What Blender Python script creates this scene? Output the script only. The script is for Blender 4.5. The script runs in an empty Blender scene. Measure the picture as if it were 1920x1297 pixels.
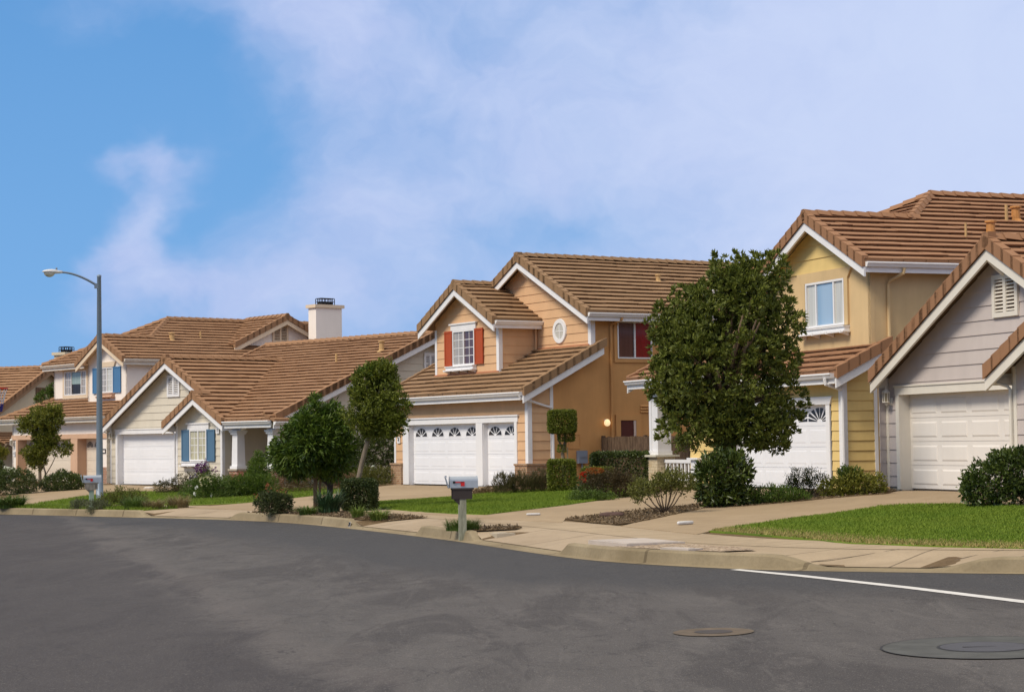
import bpy, math, random
import numpy as np
from mathutils import Vector, Matrix
from mathutils.geometry import delaunay_2d_cdt
R = math.radians
S = bpy.context.scene
C = S.collection
V3 = Vector
rnd = random.Random(7)

# ------------------------------------------------------------------ materials
def nt(name):
    m = bpy.data.materials.new(name); m.use_nodes = True
    n = m.node_tree; n.nodes.clear()
    o = n.nodes.new('ShaderNodeOutputMaterial'); p = n.nodes.new('ShaderNodeBsdfPrincipled')
    n.links.new(p.outputs[0], o.inputs[0])
    return m, n, p
def nd(n, t, **k):
    x = n.nodes.new(t)
    for a, b in k.items(): setattr(x, a, b)
    return x
def rgb(c): return (c[0], c[1], c[2], 1)
def mixc(n, fac, a, b, mode='MIX'):
    x = nd(n, 'ShaderNodeMix', data_type='RGBA', blend_type=mode)
    for sock, val in ((x.inputs[0], fac), (x.inputs[6], a), (x.inputs[7], b)):
        if hasattr(val, 'type') and hasattr(val, 'links'): n.links.new(val, sock)
        else: sock.default_value = val if not isinstance(val, tuple) else rgb(val)
    return x.outputs[2]
def ramp(n, src, stops):
    x = nd(n, 'ShaderNodeValToRGB')
    e = x.color_ramp.elements
    while len(e) < len(stops): e.new(0.5)
    for el, (p, c) in zip(e, stops):
        el.position = p; el.color = rgb(c) if isinstance(c, tuple) else (c, c, c, 1)
    n.links.new(src, x.inputs[0])
    return x.outputs[0]
def math_(n, op, a, b=None, c=None, clamp=False):
    x = nd(n, 'ShaderNodeMath', operation=op, use_clamp=clamp)
    for i, v in enumerate((a, b, c)):
        if v is None: continue
        if hasattr(v, 'links'): n.links.new(v, x.inputs[i])
        else: x.inputs[i].default_value = v
    return x.outputs[0]
def noise(n, vec, scale, detail=3, rough=.55, stretch=None, dist=0):
    if stretch:
        mp = nd(n, 'ShaderNodeMapping'); mp.inputs['Scale'].default_value = stretch
        n.links.new(vec, mp.inputs[0]); vec = mp.outputs[0]
    x = nd(n, 'ShaderNodeTexNoise')
    x.inputs['Scale'].default_value = scale; x.inputs['Detail'].default_value = detail
    x.inputs['Roughness'].default_value = rough; x.inputs['Distortion'].default_value = dist
    n.links.new(vec, x.inputs['Vector'])
    return x.outputs[0]
def bump(n, p, h, strength=.3, dist=.02):
    b = nd(n, 'ShaderNodeBump'); b.inputs['Strength'].default_value = strength; b.inputs['Distance'].default_value = dist
    n.links.new(h, b.inputs['Height']); n.links.new(b.outputs[0], p.inputs['Normal'])
def setv(p, **k):
    names = {'rough': 'Roughness', 'metal': 'Metallic', 'spec': 'Specular IOR Level', 'coat': 'Coat Weight'}
    for a, v in k.items(): p.inputs[names[a]].default_value = v
_mc = {}
def paint(name, col, rough=.7, var=.06, scale=1.5, b=0.0, bs=40, spec=.3, metal=0):
    if name in _mc: return _mc[name]
    m, n, p = nt(name)
    tc = nd(n, 'ShaderNodeTexCoord').outputs['Object']
    f = noise(n, tc, scale, 4, .6)
    st = noise(n, tc, 2.2, 3, .6, (1.6, 1.6, .22))
    f = math_(n, 'ADD', math_(n, 'MULTIPLY', f, .6), math_(n, 'MULTIPLY', st, .4))
    lo = tuple(max(0, x * (1 - var * 2)) for x in col); hi = tuple(x * (1 + var * 1.3) for x in col)
    c = ramp(n, f, [(.3, lo), (.7, hi)])
    n.links.new(c, p.inputs['Base Color']); setv(p, rough=rough, spec=spec, metal=metal)
    if b: bump(n, p, noise(n, tc, bs, 3, .6), b, .01)
    _mc[name] = m
    return m
def emis(name, col, s):
    m, n, p = nt(name)
    p.inputs['Base Color'].default_value = rgb(col); p.inputs['Emission Color'].default_value = rgb(col); p.inputs['Emission Strength'].default_value = s
    return m
def tile_mat(name, a, b, c):
    m, n, p = nt(name)
    uv = nd(n, 'ShaderNodeTexCoord').outputs['UV']
    br = nd(n, 'ShaderNodeTexBrick', offset=.5)
    br.inputs['Scale'].default_value = 1; br.inputs['Brick Width'].default_value = .33; br.inputs['Row Height'].default_value = .35
    br.inputs['Mortar Size'].default_value = .006; br.inputs['Bias'].default_value = 0
    br.inputs['Color1'].default_value = rgb(a); br.inputs['Color2'].default_value = rgb(b); br.inputs['Mortar'].default_value = rgb(tuple(x * .5 for x in a))
    n.links.new(uv, br.inputs[0])
    big = noise(n, uv, .55, 4, .6); fine = noise(n, uv, 9, 4, .7, (1, 2.2, 1))
    col = mixc(n, ramp(n, big, [(.35, 0.0), (.7, .75)]), br.outputs[0], c)
    col = mixc(n, ramp(n, fine, [(.35, 0.0), (.75, .4)]), col, tuple(x * .6 for x in a))
    n.links.new(col, p.inputs['Base Color']); setv(p, rough=.85, spec=.25)
    bump(n, p, fine, .35, .01)
    return m
def brick_mat(name, a, b, mo, w, h, ms):
    m, n, p = nt(name)
    tc = nd(n, 'ShaderNodeTexCoord').outputs['Object']
    sx = nd(n, 'ShaderNodeSeparateXYZ'); n.links.new(tc, sx.inputs[0])
    cb = nd(n, 'ShaderNodeCombineXYZ'); n.links.new(math_(n, 'ADD', sx.outputs[0], sx.outputs[1]), cb.inputs[0]); n.links.new(sx.outputs[2], cb.inputs[1])
    br = nd(n, 'ShaderNodeTexBrick', offset=.5)
    br.inputs['Scale'].default_value = 1; br.inputs['Brick Width'].default_value = w; br.inputs['Row Height'].default_value = h; br.inputs['Mortar Size'].default_value = ms
    br.inputs['Color1'].default_value = rgb(a); br.inputs['Color2'].default_value = rgb(b); br.inputs['Mortar'].default_value = rgb(mo)
    n.links.new(cb.outputs[0], br.inputs[0])
    f = noise(n, tc, 14, 4, .7)
    c = mixc(n, ramp(n, f, [(.35, 0.0), (.7, .6)]), br.outputs[0], tuple(x * .55 for x in b))
    n.links.new(c, p.inputs['Base Color']); setv(p, rough=.9, spec=.2)
    bump(n, p, br.outputs[1], -.6, .015)
    return m
def leaf_mat(name, dark, light, tip=None, trans=.25, rough=.5, spec=.35):
    m = bpy.data.materials.new(name); m.use_nodes = True
    n = m.node_tree; n.nodes.clear()
    o = nd(n, 'ShaderNodeOutputMaterial'); p = nd(n, 'ShaderNodeBsdfPrincipled'); t = nd(n, 'ShaderNodeBsdfTranslucent'); mx = nd(n, 'ShaderNodeMixShader')
    g = nd(n, 'ShaderNodeNewGeometry')
    c = ramp(n, g.outputs['Random Per Island'], [(0.0, dark), (.75, light), (1.0, tip or light)])
    tc = nd(n, 'ShaderNodeTexCoord').outputs['Object']
    cl = noise(n, tc, 5.5, 2, .5)
    c = mixc(n, ramp(n, cl, [(.36, 0.0), (.68, .55)]), c, tip or light)
    n.links.new(c, p.inputs['Base Color']); n.links.new(c, t.inputs[0]); setv(p, rough=rough, spec=spec)
    mx.inputs[0].default_value = trans
    n.links.new(p.outputs[0], mx.inputs[1]); n.links.new(t.outputs[0], mx.inputs[2]); n.links.new(mx.outputs[0], o.inputs[0])
    return m
def glass_mat(name, a, b, rough=.06, vert=8.0):
    m, n, p = nt(name)
    tc = nd(n, 'ShaderNodeTexCoord').outputs['Object']
    f = noise(n, tc, vert, 2, .5, (1, 1, .06))
    c = ramp(n, f, [(.35, a), (.65, b)])
    n.links.new(c, p.inputs['Base Color']); setv(p, rough=rough, spec=.6); p.inputs['IOR'].default_value = 1.5
    return m
def bark_mat(name, a, b):
    m, n, p = nt(name)
    tc = nd(n, 'ShaderNodeTexCoord').outputs['Object']
    f = noise(n, tc, 14, 5, .7, (1, 1, .25))
    n.links.new(ramp(n, f, [(.3, a), (.7, b)]), p.inputs['Base Color']); setv(p, rough=.9, spec=.2)
    bump(n, p, f, .6, .02)
    return m

# ------------------------------------------------------------------ mesh builder
def tag(o, label=None, cat=None, group=None, kind=None):
    if label: o['label'] = label
    if cat: o['category'] = cat
    if group: o['group'] = group
    if kind: o['kind'] = kind
    return o
def empty(name, loc, rz=0, label=None, cat=None, group=None):
    o = bpy.data.objects.new(name, None); C.objects.link(o); o.empty_display_size = .3
    o.location = loc; o.rotation_euler = (0, 0, rz)
    return tag(o, label, cat, group)
class MB:
    def __init__(s): s.v = []; s.f = []; s.uv = []; s.has = False
    def face(s, pts, uv=None):
        b = len(s.v); s.v += [tuple(p) for p in pts]; s.f.append(list(range(b, b + len(pts))))
        s.uv.append(uv); s.has = s.has or uv is not None
    def box(s, x0, x1, y0, y1, z0, z1):
        s.obox(V3((0, 0, 0)), V3((1, 0, 0)), V3((0, 1, 0)), V3((0, 0, 1)), (x0, x1), (y0, y1), (z0, z1)); return s
    def obox(s, P, ax, ay, az, x, y, z):
        c = [[[P + ax * a + ay * b + az * d for d in z] for b in y] for a in x]
        q = lambda i, j, k: c[i][j][k]
        for f in ([(0,0,0),(0,0,1),(0,1,1),(0,1,0)], [(1,0,0),(1,1,0),(1,1,1),(1,0,1)], [(0,0,0),(1,0,0),(1,0,1),(0,0,1)], [(0,1,0),(0,1,1),(1,1,1),(1,1,0)], [(0,0,0),(0,1,0),(1,1,0),(1,0,0)], [(0,0,1),(1,0,1),(1,1,1),(0,1,1)]):
            s.face([q(*t) for t in f])
        return s
    def prism(s, pts, vec):
        pts = [V3(p) for p in pts]; vec = V3(vec); q = [p + vec for p in pts]
        s.face(pts[::-1]); s.face(q)
        for i in range(len(pts)):
            j = (i + 1) % len(pts); s.face([pts[i], pts[j], q[j], q[i]])
        return s
    def rings(s, rings, cap=True):
        b = len(s.v); m = len(rings[0])
        for r in rings: s.v += [tuple(p) for p in r]
        for i in range(len(rings) - 1):
            for j in range(m):
                k = (j + 1) % m
                s.f.append([b + i*m + j, b + i*m + k, b + (i+1)*m + k, b + (i+1)*m + j]); s.uv.append(None)
        if cap:
            s.f.append([b + j for j in range(m)][::-1]); s.uv.append(None)
            s.f.append([b + (len(rings)-1)*m + j for j in range(m)]); s.uv.append(None)
        return s
    def tube(s, path, rad, n=8):
        path = [V3(p) for p in path]
        rad = rad if isinstance(rad, (list, tuple)) else [rad] * len(path)
        rs = []; up = None
        for i, p in enumerate(path):
            d = (path[min(i+1, len(path)-1)] - path[max(i-1, 0)]).normalized()
            if up is None: up = V3((1, 0, 0)) if abs(d.x) < .9 else V3((0, 1, 0))
            a = (up - d * up.dot(d)).normalized(); c = d.cross(a); up = a
            rs.append([p + (a * math.cos(t) + c * math.sin(t)) * rad[i] for t in [2*math.pi*k/n for k in range(n)]])
        return s.rings(rs)
    def lathe(s, P, prof, n=14):
        P = V3(P); return s.rings([[P + V3((r * math.cos(2*math.pi*k/n), r * math.sin(2*math.pi*k/n), z)) for k in range(n)] for r, z in prof])
    def build(s, name, mat, parent=None, smooth=False, label=None):
        me = bpy.data.meshes.new(name); me.from_pydata(s.v, [], s.f)
        if s.has:
            l = me.uv_layers.new(name='UVMap'); d = []
            for f, u in zip(s.f, s.uv):
                for k in range(len(f)): d += list(u[k]) if u else [0, 0]
            l.data.foreach_set('uv', d)
        if smooth: me.polygons.foreach_set('use_smooth', [True] * len(me.polygons))
        me.materials.append(mat); me.update()
        o = bpy.data.objects.new(name, me); C.objects.link(o)
        if parent: o.parent = parent
        if label: o['label'] = label
        return o
def clip(poly, ax, val, keep_ge):
    out = []
    for i in range(len(poly)):
        a = poly[i]; b = poly[(i + 1) % len(poly)]
        ia = a[ax] >= val - 1e-9 if keep_ge else a[ax] <= val + 1e-9
        ib = b[ax] >= val - 1e-9 if keep_ge else b[ax] <= val + 1e-9
        if ia: out.append(a)
        if ia != ib:
            t = (val - a[ax]) / (b[ax] - a[ax]); p = [a[0] + t*(b[0]-a[0]), a[1] + t*(b[1]-a[1])]; p[ax] = val; out.append(tuple(p))
    return out
# horizontal lap boards: poly in (a, z); f(a, z, out) -> point
def siding(mb, poly, f, e=.30, t=.022, zb=0.0):
    z0 = min(p[1] for p in poly); z1 = max(p[1] for p in poly)
    k = math.floor((z0 - zb) / e)
    while zb + k * e < z1:
        a = zb + k * e; b = a + e
        q = clip(clip(poly, 1, a, True), 1, b, False); k += 1
        if len(q) < 3: continue
        g = lambda p: f(p[0], p[1], .003 + t * (1 - (p[1] - a) / e))
        mb.face([g(p) for p in q])
        for i in range(len(q)):
            p, r = q[i], q[(i+1) % len(q)]
            mb.face([f(p[0], p[1], -.01), f(r[0], r[1], -.01), g(r), g(p)])
def FV(v): return lambda a, z, o: V3((a, v - o, z))       # wall facing the street, at depth v
def FU(u): return lambda a, z, o: V3((u + o, a, z))       # wall facing +u
def FUn(u): return lambda a, z, o: V3((u - o, a, z))
def flat(mb, poly, f, t=.0):
    mb.prism([f(p[0], p[1], 0) for p in poly], f(0, 0, -.12) - f(0, 0, 0))

EXPO = .35
def roof(mb, pts, e=EXPO, t=.074):
    """pts: coplanar 3-D outline, the first two along the eave."""
    P = [V3(p) for p in pts]; U = (P[1] - P[0]).normalized()
    N = V3((0, 0, 0))
    for i in range(len(P)): N += P[i].cross(P[(i+1) % len(P)])
    N.normalize()
    if N.z < 0: N = -N
    Sv = N.cross(U)
    if Sv.z < 0: Sv = -Sv
    q0 = [((p - P[0]).dot(U), (p - P[0]).dot(Sv)) for p in P]
    s1 = max(p[1] for p in q0); k = 0; k = int(math.floor(min(p[1] for p in q0) / e + 1e-6))
    while k * e < s1 - 1e-4:
        a = k * e; b = a + e
        row = clip(clip(q0, 1, a, True), 1, b, False); k += 1
        if len(row) < 3: continue
        off = (k % 2) * .165
        x0, x1 = min(p[0] for p in row), max(p[0] for p in row); w = .33 * rnd.choice((2, 3, 3, 4)); cuts = [x0]; x = (math.floor(x0/.33) + 1)*.33 - off
        while x < x1 - .2:
            if x > cuts[-1] + .2: cuts.append(x)
            x += .33 * rnd.choice((1, 2, 2, 3))
        cuts.append(x1)
        for ci in range(len(cuts) - 1):
            q = clip(clip(row, 0, cuts[ci], True), 0, cuts[ci+1], False) if len(cuts) > 2 else row
            if len(q) < 3: continue
            jz = rnd.uniform(-.007, .009); js = rnd.uniform(-.008, .008)
            lip = lambda p: Sv * ((-.035 + js) if abs(p[1] - a) < 1e-6 and a > 1e-6 else 0)
            g = lambda p: P[0] + U * p[0] + Sv * p[1] + N * (.010 + jz + t * (1 - (p[1] - a) / e)) + lip(p)
            h = lambda p: P[0] + U * p[0] + Sv * p[1] - N * .05
            mb.face([g(p) for p in q], [(p[0] + off + 40, p[1]) for p in q])
            for i in range(len(q)):
                p, r = q[i], q[(i+1) % len(q)]
                uv = [(p[0] + off + 40, p[1] + .1), (r[0] + off + 40, r[1] + .1)] * 2
                if abs(p[1] - a) < 1e-6 and abs(r[1] - a) < 1e-6:
                    d = N * -.030; mb.face([g(p) + d, g(r) + d, g(r), g(p)], uv); mb.face([h(p), h(r), g(r) + d - lip(r) + Sv*.03, g(p) + d - lip(p) + Sv*.03], uv)
                    mb.face([g(p) + d, g(r) + d, g(r) + d - lip(r) + Sv*.03, g(p) + d - lip(p) + Sv*.03], uv)
                else: mb.face([h(p), h(r), g(r), g(p)], uv)
    # underside
def soffit(mb, pts, d=.075):
    P = [V3(p) for p in pts]
    mb.face([p - V3((0, 0, d)) for p in P])
def rake(tm, bm, E, Rg, inward, L=.36):
    E, Rg, inw = V3(E), V3(Rg), V3(inward); d = Rg - E; n = max(1, int(round(d.length / L)))
    for k in range(n):
        a = k / n; b = (k + 1) / n + .03
        pa, pb = E + d * a, E + d * b
        for lo, hi in (((-.06, .13)),):
            prof = lambda p, z1: [p + inw*lo + V3((0,0,-.17)), p + inw*lo + V3((0,0,z1)), p + inw*hi + V3((0,0,z1)), p + inw*hi + V3((0,0,-.10))]
            r0 = prof(pa, .128); r1 = prof(pb, .094)
            b0 = [(0, 0)] * 4
            tm.face(r0[::-1], [(.13, .16)]*4); tm.face(r1, [(.13, .16)]*4)
            for i in range(4):
                j = (i + 1) % 4; tm.face([r0[i], r0[j], r1[j], r1[i]], [(.12, .15), (.14, .15), (.14, .18), (.12, .18)])
    pts = [E + V3((0,0,-.17)), E + V3((0,0,-.40)), Rg + V3((0,0,-.40)), Rg + V3((0,0,-.17))]
    bm.prism([p - inw * .01 for p in pts], inw * .055)
def ridge(tm, A, B, L=.40):
    A, B = V3(A), V3(B); d = B - A; n = max(1, int(round(d.length / L)))
    h = V3((d.x, d.y, 0)).normalized(); p = V3((-h.y, h.x, 0))
    for k in range(n):
        a, b = k / n, (k + 1) / n + .03 / max(.1, d.length)
        r = []
        for q, z, w in ((A + d*a, .055, 1.0), (A + d*b, .02, .92)):
            r.append([q + p*(-.17*w) + V3((0,0,z-.075)), q + p*(-.06*w) + V3((0,0,z+.055)), q + p*(.06*w) + V3((0,0,z+.055)), q + p*(.17*w) + V3((0,0,z-.075))])
        tm.face(r[0][::-1], [(0,0)]*4); tm.face(r[1], [(0,0)]*4)
        for i in range(4):
            j = (i+1) % 4; tm.face([r[0][i], r[0][j], r[1][j], r[1][i]], [(.12, .15), (.14, .15), (.14, .18), (.12, .18)])
def gutter(gm, A, B, out, drop=.03, fas=.26):
    """A,B on the roof surface at the eave; out = horizontal outward unit vector."""
    A, B, o = V3(A), V3(B), V3(out)
    prof = [(-.03, -drop), (.13, -drop), (.135, -drop-.035), (.11, -drop-.05), (.07, -drop-.125), (-.03, -drop-.125)]
    pts = [A + o*x + V3((0,0,z)) for x, z in prof]
    gm.prism(pts, B - A)
    pts = [A + o*x + V3((0,0,z)) for x, z in ((-.05, -drop-.1), (-.012, -drop-.1), (-.012, -drop-fas), (-.05, -drop-fas))]
    gm.prism(pts, B - A)
def downspout(mb, path, w=.035): mb.tube(path, w, 8)

def frame_rect(mb, f, a0, a1, z0, z1, w, o0, o1):
    for (x0, x1, y0, y1) in ((a0, a0+w, z0, z1), (a1-w, a1, z0, z1), (a0+w, a1-w, z0, z0+w), (a0+w, a1-w, z1-w, z1)):
        mb.prism([f(x0, y0, o0), f(x1, y0, o0), f(x1, y1, o0), f(x0, y1, o0)], f(0, 0, o1) - f(0, 0, o0))
def slab(mb, f, a0, a1, z0, z1, o0, o1):
    mb.prism([f(a0, z0, o0), f(a1, z0, o0), f(a1, z1, o0), f(a0, z1, o0)], f(0, 0, o1) - f(0, 0, o0))
def window(root, f, a0, a1, z0, z1, splits, panes, white, grid=None, muntin=None, fw=.055, o=.0):
    """splits: sash edges as fractions; panes: one material per sash; grid (cols, rows) per sash"""
    fr = MB(); frame_rect(fr, f, a0, a1, z0, z1, fw, o, o + .06)
    xs = [a0 + fw] + [a0 + (a1 - a0) * s for s in splits] + [a1 - fw]
    for x in xs[1:-1]: slab(fr, f, x - .03, x + .03, z0 + fw, z1 - fw, o, o + .052)
    w = fr.build('window', white, root)
    for i in range(len(xs) - 1):
        pb = MB(); l, r = xs[i] + (.03 if i else 0), xs[i+1] - (.03 if i < len(xs) - 2 else 0)
        slab(pb, f, l, r, z0 + fw, z1 - fw, o + .004, o + .016); pb.build('pane', panes[i], w)
        if grid and grid[i]:
            gm = MB(); cx, cz = grid[i]
            for k in range(1, cx): x = l + (r - l) * k / cx; slab(gm, f, x - .011, x + .011, z0 + fw, z1 - fw, o + .016, o + .026)
            for k in range(1, cz): z = z0 + fw + (z1 - z0 - 2*fw) * k / cz; slab(gm, f, l, r, z - .011, z + .011, o + .0165, o + .0255)
            gm.build('muntin', muntin or white, w)
    return w
def shutter(root, f, a0, a1, z0, z1, m):
    b = MB(); slab(b, f, a0, a1, z0, z1, .025, .05); frame_rect(b, f, a0, a1, z0, z1, .065, .05, .065)
    return b.build('shutter', m, root)
def flower_sill(root, f, a0, a1, z, m):
    b = MB(); slab(b, f, a0, a1, z, z + .10, .0, .16); slab(b, f, a0 - .02, a1 + .02, z + .10, z + .13, .0, .20)
    n = 3
    for k in range(n + 1):
        x = a0 + .06 + (a1 - a0 - .12) * k / n
        b.prism([f(x - .035, z, .02), f(x - .035, z, .26), f(x - .035, z - .06, .26), f(x - .035, z - .13, .02)], f(.07, 0, 0) - f(0, 0, 0))
    slab(b, f, a0 - .06, a1 + .06, z - .045, z - .002, .03, .24)
    return b.build('sill', m, root)
def garage_door(root, f, a0, a1, z0, z1, rows, cols, m, arcs=None, dark=None, style='fan', em=.006):
    b = MB(); slab(b, f, a0, a1, z0, z1, -.04, .0)
    rh = (z1 - z0) / rows; cw = (a1 - a0) / cols
    for r in range(rows):
        y0, y1 = z0 + r*rh + .006, z0 + (r+1)*rh - .006
        slab(b, f, a0, a1, y0, y1, .0, .014)
        if arcs and r == rows - 1: continue
        for c in range(cols):
            x0, x1 = a0 + c*cw + .09, a0 + (c+1)*cw - .09; u0, u1 = y0 + .085, y1 - .085
            if x1 - x0 < .1: continue
            q = [(x0, u0), (x1, u0), (x1, u1), (x0, u1)]; i = .035; q2 = [(x0+i, u0+i), (x1-i, u0+i), (x1-i, u1-i), (x0+i, u1-i)]
            A = [f(p[0], p[1], .0142) for p in q]; B = [f(p[0], p[1], .0142 + em) for p in q2]
            b.face(B)
            for k in range(4): j = (k+1) % 4; b.face([A[k], A[j], B[j], B[k]])
    d = b.build('garage_door', m, root)
    if arcs:
        yb = z1 - rh + .10
        for (cx, w, h) in arcs:
            g = MB(); n = 14
            if style == 'fan':
                pts = [f(cx + math.cos(math.pi*k/n) * w, yb + math.sin(math.pi*k/n) * h, .016) for k in range(n + 1)]
                g.face(pts); wnd = g.build('window', dark, d)
                s = MB()
                for k in range(n):
                    t0, t1 = math.pi*k/n, math.pi*(k+1)/n
                    s.face([f(cx + math.cos(t)*w*q, yb + math.sin(t)*h*q, .022) for t, q in ((t0, 1), (t1, 1), (t1, 1.10), (t0, 1.10))])
                for t in (36, 72, 108, 144):
                    c, sn = math.cos(R(t)), math.sin(R(t)); e = .014
                    s.face([f(cx - sn*e, yb + c*e, .021), f(cx + sn*e, yb - c*e, .021), f(cx + c*w + sn*e, yb + sn*h - c*e, .021), f(cx + c*w - sn*e, yb + sn*h + c*e, .021)])
                slab(s, f, cx - w*1.1, cx + w*1.1, yb - .02, yb + .002, .01, .022)
                hub = [f(cx + math.cos(math.pi*k/8)*w*.18, yb + math.sin(math.pi*k/8)*h*.18, .0225) for k in range(9)]; s.face(hub)
                s.build('muntin', m, wnd)
            else:                                  # sunburst slits radiating from a hub
                for t0, t1 in ((2, 16), (24, 40), (48, 64), (72, 88), (92, 108), (116, 132), (140, 156), (164, 178)):
                    pts = []
                    for t, q in ((t0, .22), (t0, 1), ((t0+t1)/2, 1.0), (t1, 1), (t1, .22)):
                        pts.append(f(cx + max(-w, min(w, math.cos(R(t))*w*1.15))*q, yb + math.sin(R(t))*h*q, .016))
                    g.face(pts)
                g.build('window', dark, d)
    return d
def louver(root, f, a0, a1, z0, z1, m, dark, name='vent'):
    b = MB(); frame_rect(b, f, a0, a1, z0, z1, .10, .0, .05); c = (a0 + a1) / 2; slab(b, f, c - .05, c + .05, z0 + .1, z1 - .1, .0, .049)
    n = int((z1 - z0 - .2) / .075)
    for k in range(n):
        z = z0 + .1 + (k + .5) * (z1 - z0 - .2) / n
        for l, r in ((a0 + .1, c - .05), (c + .05, a1 - .1)):
            P = [f(l, z - .020, .045), f(r, z - .020, .045), f(r, z + .012, .008), f(l, z + .012, .008)]
            b.prism(P, V3((0, 0, .008)))
    v = b.build(name, m, root); d = MB(); slab(d, f, a0 + .08, a1 - .08, z0 + .08, z1 - .08, .0, .005); d.build('backing', dark, v)
    return v
def lantern(root, f, a, z, m, gl):
    b = MB(); P = lambda da, dz, o: f(a + da, z + dz, o)
    slab(b, f, a - .05, a + .05, z - .16, z + .02, .02, .045); slab(b, f, a - .015, a + .015, z - .13, z - .10, .04, .16)
    cen = f(a, z, .16)
    b.lathe(cen, [(.085, -.10), (.095, -.085), (.09, -.075)], 8)
    for k in range(6):
        t = math.pi*2*k/6; q = cen + V3((math.cos(t)*.078, math.sin(t)*.078, 0)); b.tube([q + V3((0,0,-.08)), q + V3((0,0,.13))], .009, 5)
    b.lathe(cen, [(.10, .125), (.095, .145), (.05, .20), (.02, .22), (.012, .26), (.002, .28)], 8)
    b.lathe(cen, [(.01, -.17), (.045, -.13), (.03, -.10)], 8)
    l = b.build('wall_lantern', m, root); g = MB(); g.lathe(cen, [(.06, -.075), (.065, .12)], 8); g.build('lamp_glass', gl, l)
    return l
def plaque(root, f, a, z, txt, mwhite, mink, size=.18):
    b = MB(); slab(b, f, a - .11, a + .11, z - .12, z + .12, .03, .05); p = b.build('number_plaque', mwhite, root)
    return text(txt, f(a, z, .053), f(1, 0, 0) - f(0, 0, 0), V3((0, 0, 1)), size, mink, p)
def text(txt, pos, ax, up, size, m, parent=None, name='number'):
    cu = bpy.data.curves.new(name, 'FONT'); cu.body = txt; cu.size = size; cu.align_x = 'CENTER'; cu.align_y = 'CENTER'; cu.extrude = .002; cu.offset = .006
    t = bpy.data.objects.new(name, cu); C.objects.link(t)
    dg = bpy.context.evaluated_depsgraph_get(); me = bpy.data.meshes.new_from_object(t.evaluated_get(dg)); bpy.data.objects.remove(t)
    o = bpy.data.objects.new(name, me); C.objects.link(o); me.materials.clear(); me.materials.append(m)
    ax = V3(ax).normalized(); up = V3(up); n = ax.cross(up)
    o.matrix_local = Matrix(((ax.x, up.x, n.x, pos[0]), (ax.y, up.y, n.y, pos[1]), (ax.z, up.z, n.z, pos[2]), (0, 0, 0, 1)))
    if parent: o.parent = parent
    return o

# ------------------------------------------------------------------ ground shape
TILT = .018
CURB = np.array([(-46,78),(-36,74.5),(-28,70.5),(-21,65.2),(-16.15,60.46),(-12.38,55.64),(-10.31,53),(-7.06,48.84),(-5.06,45.42),(-3.57,41.83),(-1.83,37.21),(-.8,34.34),(.69,29.37),(1.44,27.48),(2.53,25.84),(3.45,24.76),(4.32,24.15),(5.39,23.36),(6.05,22.95),(9,21),(14,18.2),(22,14.5)], float)
def _smooth(P):
    for _ in range(3):
        q = [P[0]]
        for a, b in zip(P[:-1], P[1:]): q += [a*.75 + b*.25, a*.25 + b*.75]
        P = np.array(q + [P[-1]])
    return P
CURB = _smooth(CURB)
SEG = np.linalg.norm(CURB[1:] - CURB[:-1], axis=1); ARC = np.concatenate([[0], np.cumsum(SEG)])
def nearest(x, y):
    """distance behind the kerb (negative on the road) and arc length, for arrays"""
    q = np.stack([np.atleast_1d(x), np.atleast_1d(y)], 1).astype(float)
    best = np.full(len(q), 1e9); sg = np.zeros(len(q)); arc = np.zeros(len(q))
    for i in range(len(CURB) - 1):
        a, b = CURB[i], CURB[i+1]; d = b - a; L = SEG[i]
        t = np.clip(((q - a) @ d) / (L*L), 0, 1); p = a + t[:, None]*d; r = np.linalg.norm(q - p, axis=1)
        m = r < best; best[m] = r[m]; sg[m] = (d[0]*(q[:,1]-a[1]) - d[1]*(q[:,0]-a[0]))[m]; arc[m] = (ARC[i] + t*L)[m]
    return np.where(sg > 0, best, -best), arc
def arcof(p): return float(nearest(p[0], p[1])[1][0])
DROPS = [(arcof(a), arcof(b)) for a, b in (((-10.31,53.0),(-7.06,48.84)), ((-3.40,41.97),(-1.75,37.31)), ((-.76,34.32),(.69,29.37)), ((3.45,24.76),(5.56,23.28)))]
RAMPL = [.35, .35, .35, .9]
def dropf(s):
    s = np.atleast_1d(s); o = np.zeros(len(s))
    for (a, b), w in zip(DROPS, RAMPL):
        t = np.minimum((s - a + w*.3) / w, (b + w*.3 - s) / w); t = np.clip(t, 0, 1); o = np.maximum(o, t*t*(3-2*t))
    return o
HO = {'cream': (50, (-18.51, 88.06, .12), -10, 0), 'tan': (47, (-16.85, 82, .16), -.7, 12), 'orange': (58.5, (.49, 62.48, .27), -9.2, 0),
      'yellow': (69, (8.24, 47.93, .42), -8, 0), 'grey': (71, (8.78, 43.5, .56), -.7, 12)}
PADS = []
for k, (az, o, a, b) in HO.items():
    u = np.array([math.cos(R(az)), -math.sin(R(az))]); PADS.append((np.array(o[:2]) + u*a, np.array(o[:2]) + u*b, o[2] - .03))
def hh(x, y):
    x = np.atleast_1d(np.asarray(x, float)); y = np.atleast_1d(np.asarray(y, float))
    d, s = nearest(x, y)
    z = TILT * np.clip(x, -60, 60)
    lot = z + .15 + .010 * np.minimum(np.maximum(d, 0), 34) - dropf(s) * .135 * np.clip(1 - d/1.35, 0, 1)
    ws = np.zeros(len(x)); zs = np.zeros(len(x)); wm = np.zeros(len(x)); q = np.stack([x, y], 1)
    for A, B, f in PADS:
        e = B - A; t = np.clip(((q - A) @ e) / (e @ e), 0, 1); r = np.linalg.norm(q - A - t[:, None]*e, axis=1)
        w = np.maximum(0, 1 - r/6); w = w*w*(3-2*w); ws += w; zs += w*f; wm = np.maximum(wm, w)
    lot = np.where(ws > 0, lot*(1-wm) + zs/np.maximum(ws, 1e-9)*wm, lot)
    return np.where(d > 0, lot, z)
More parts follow.
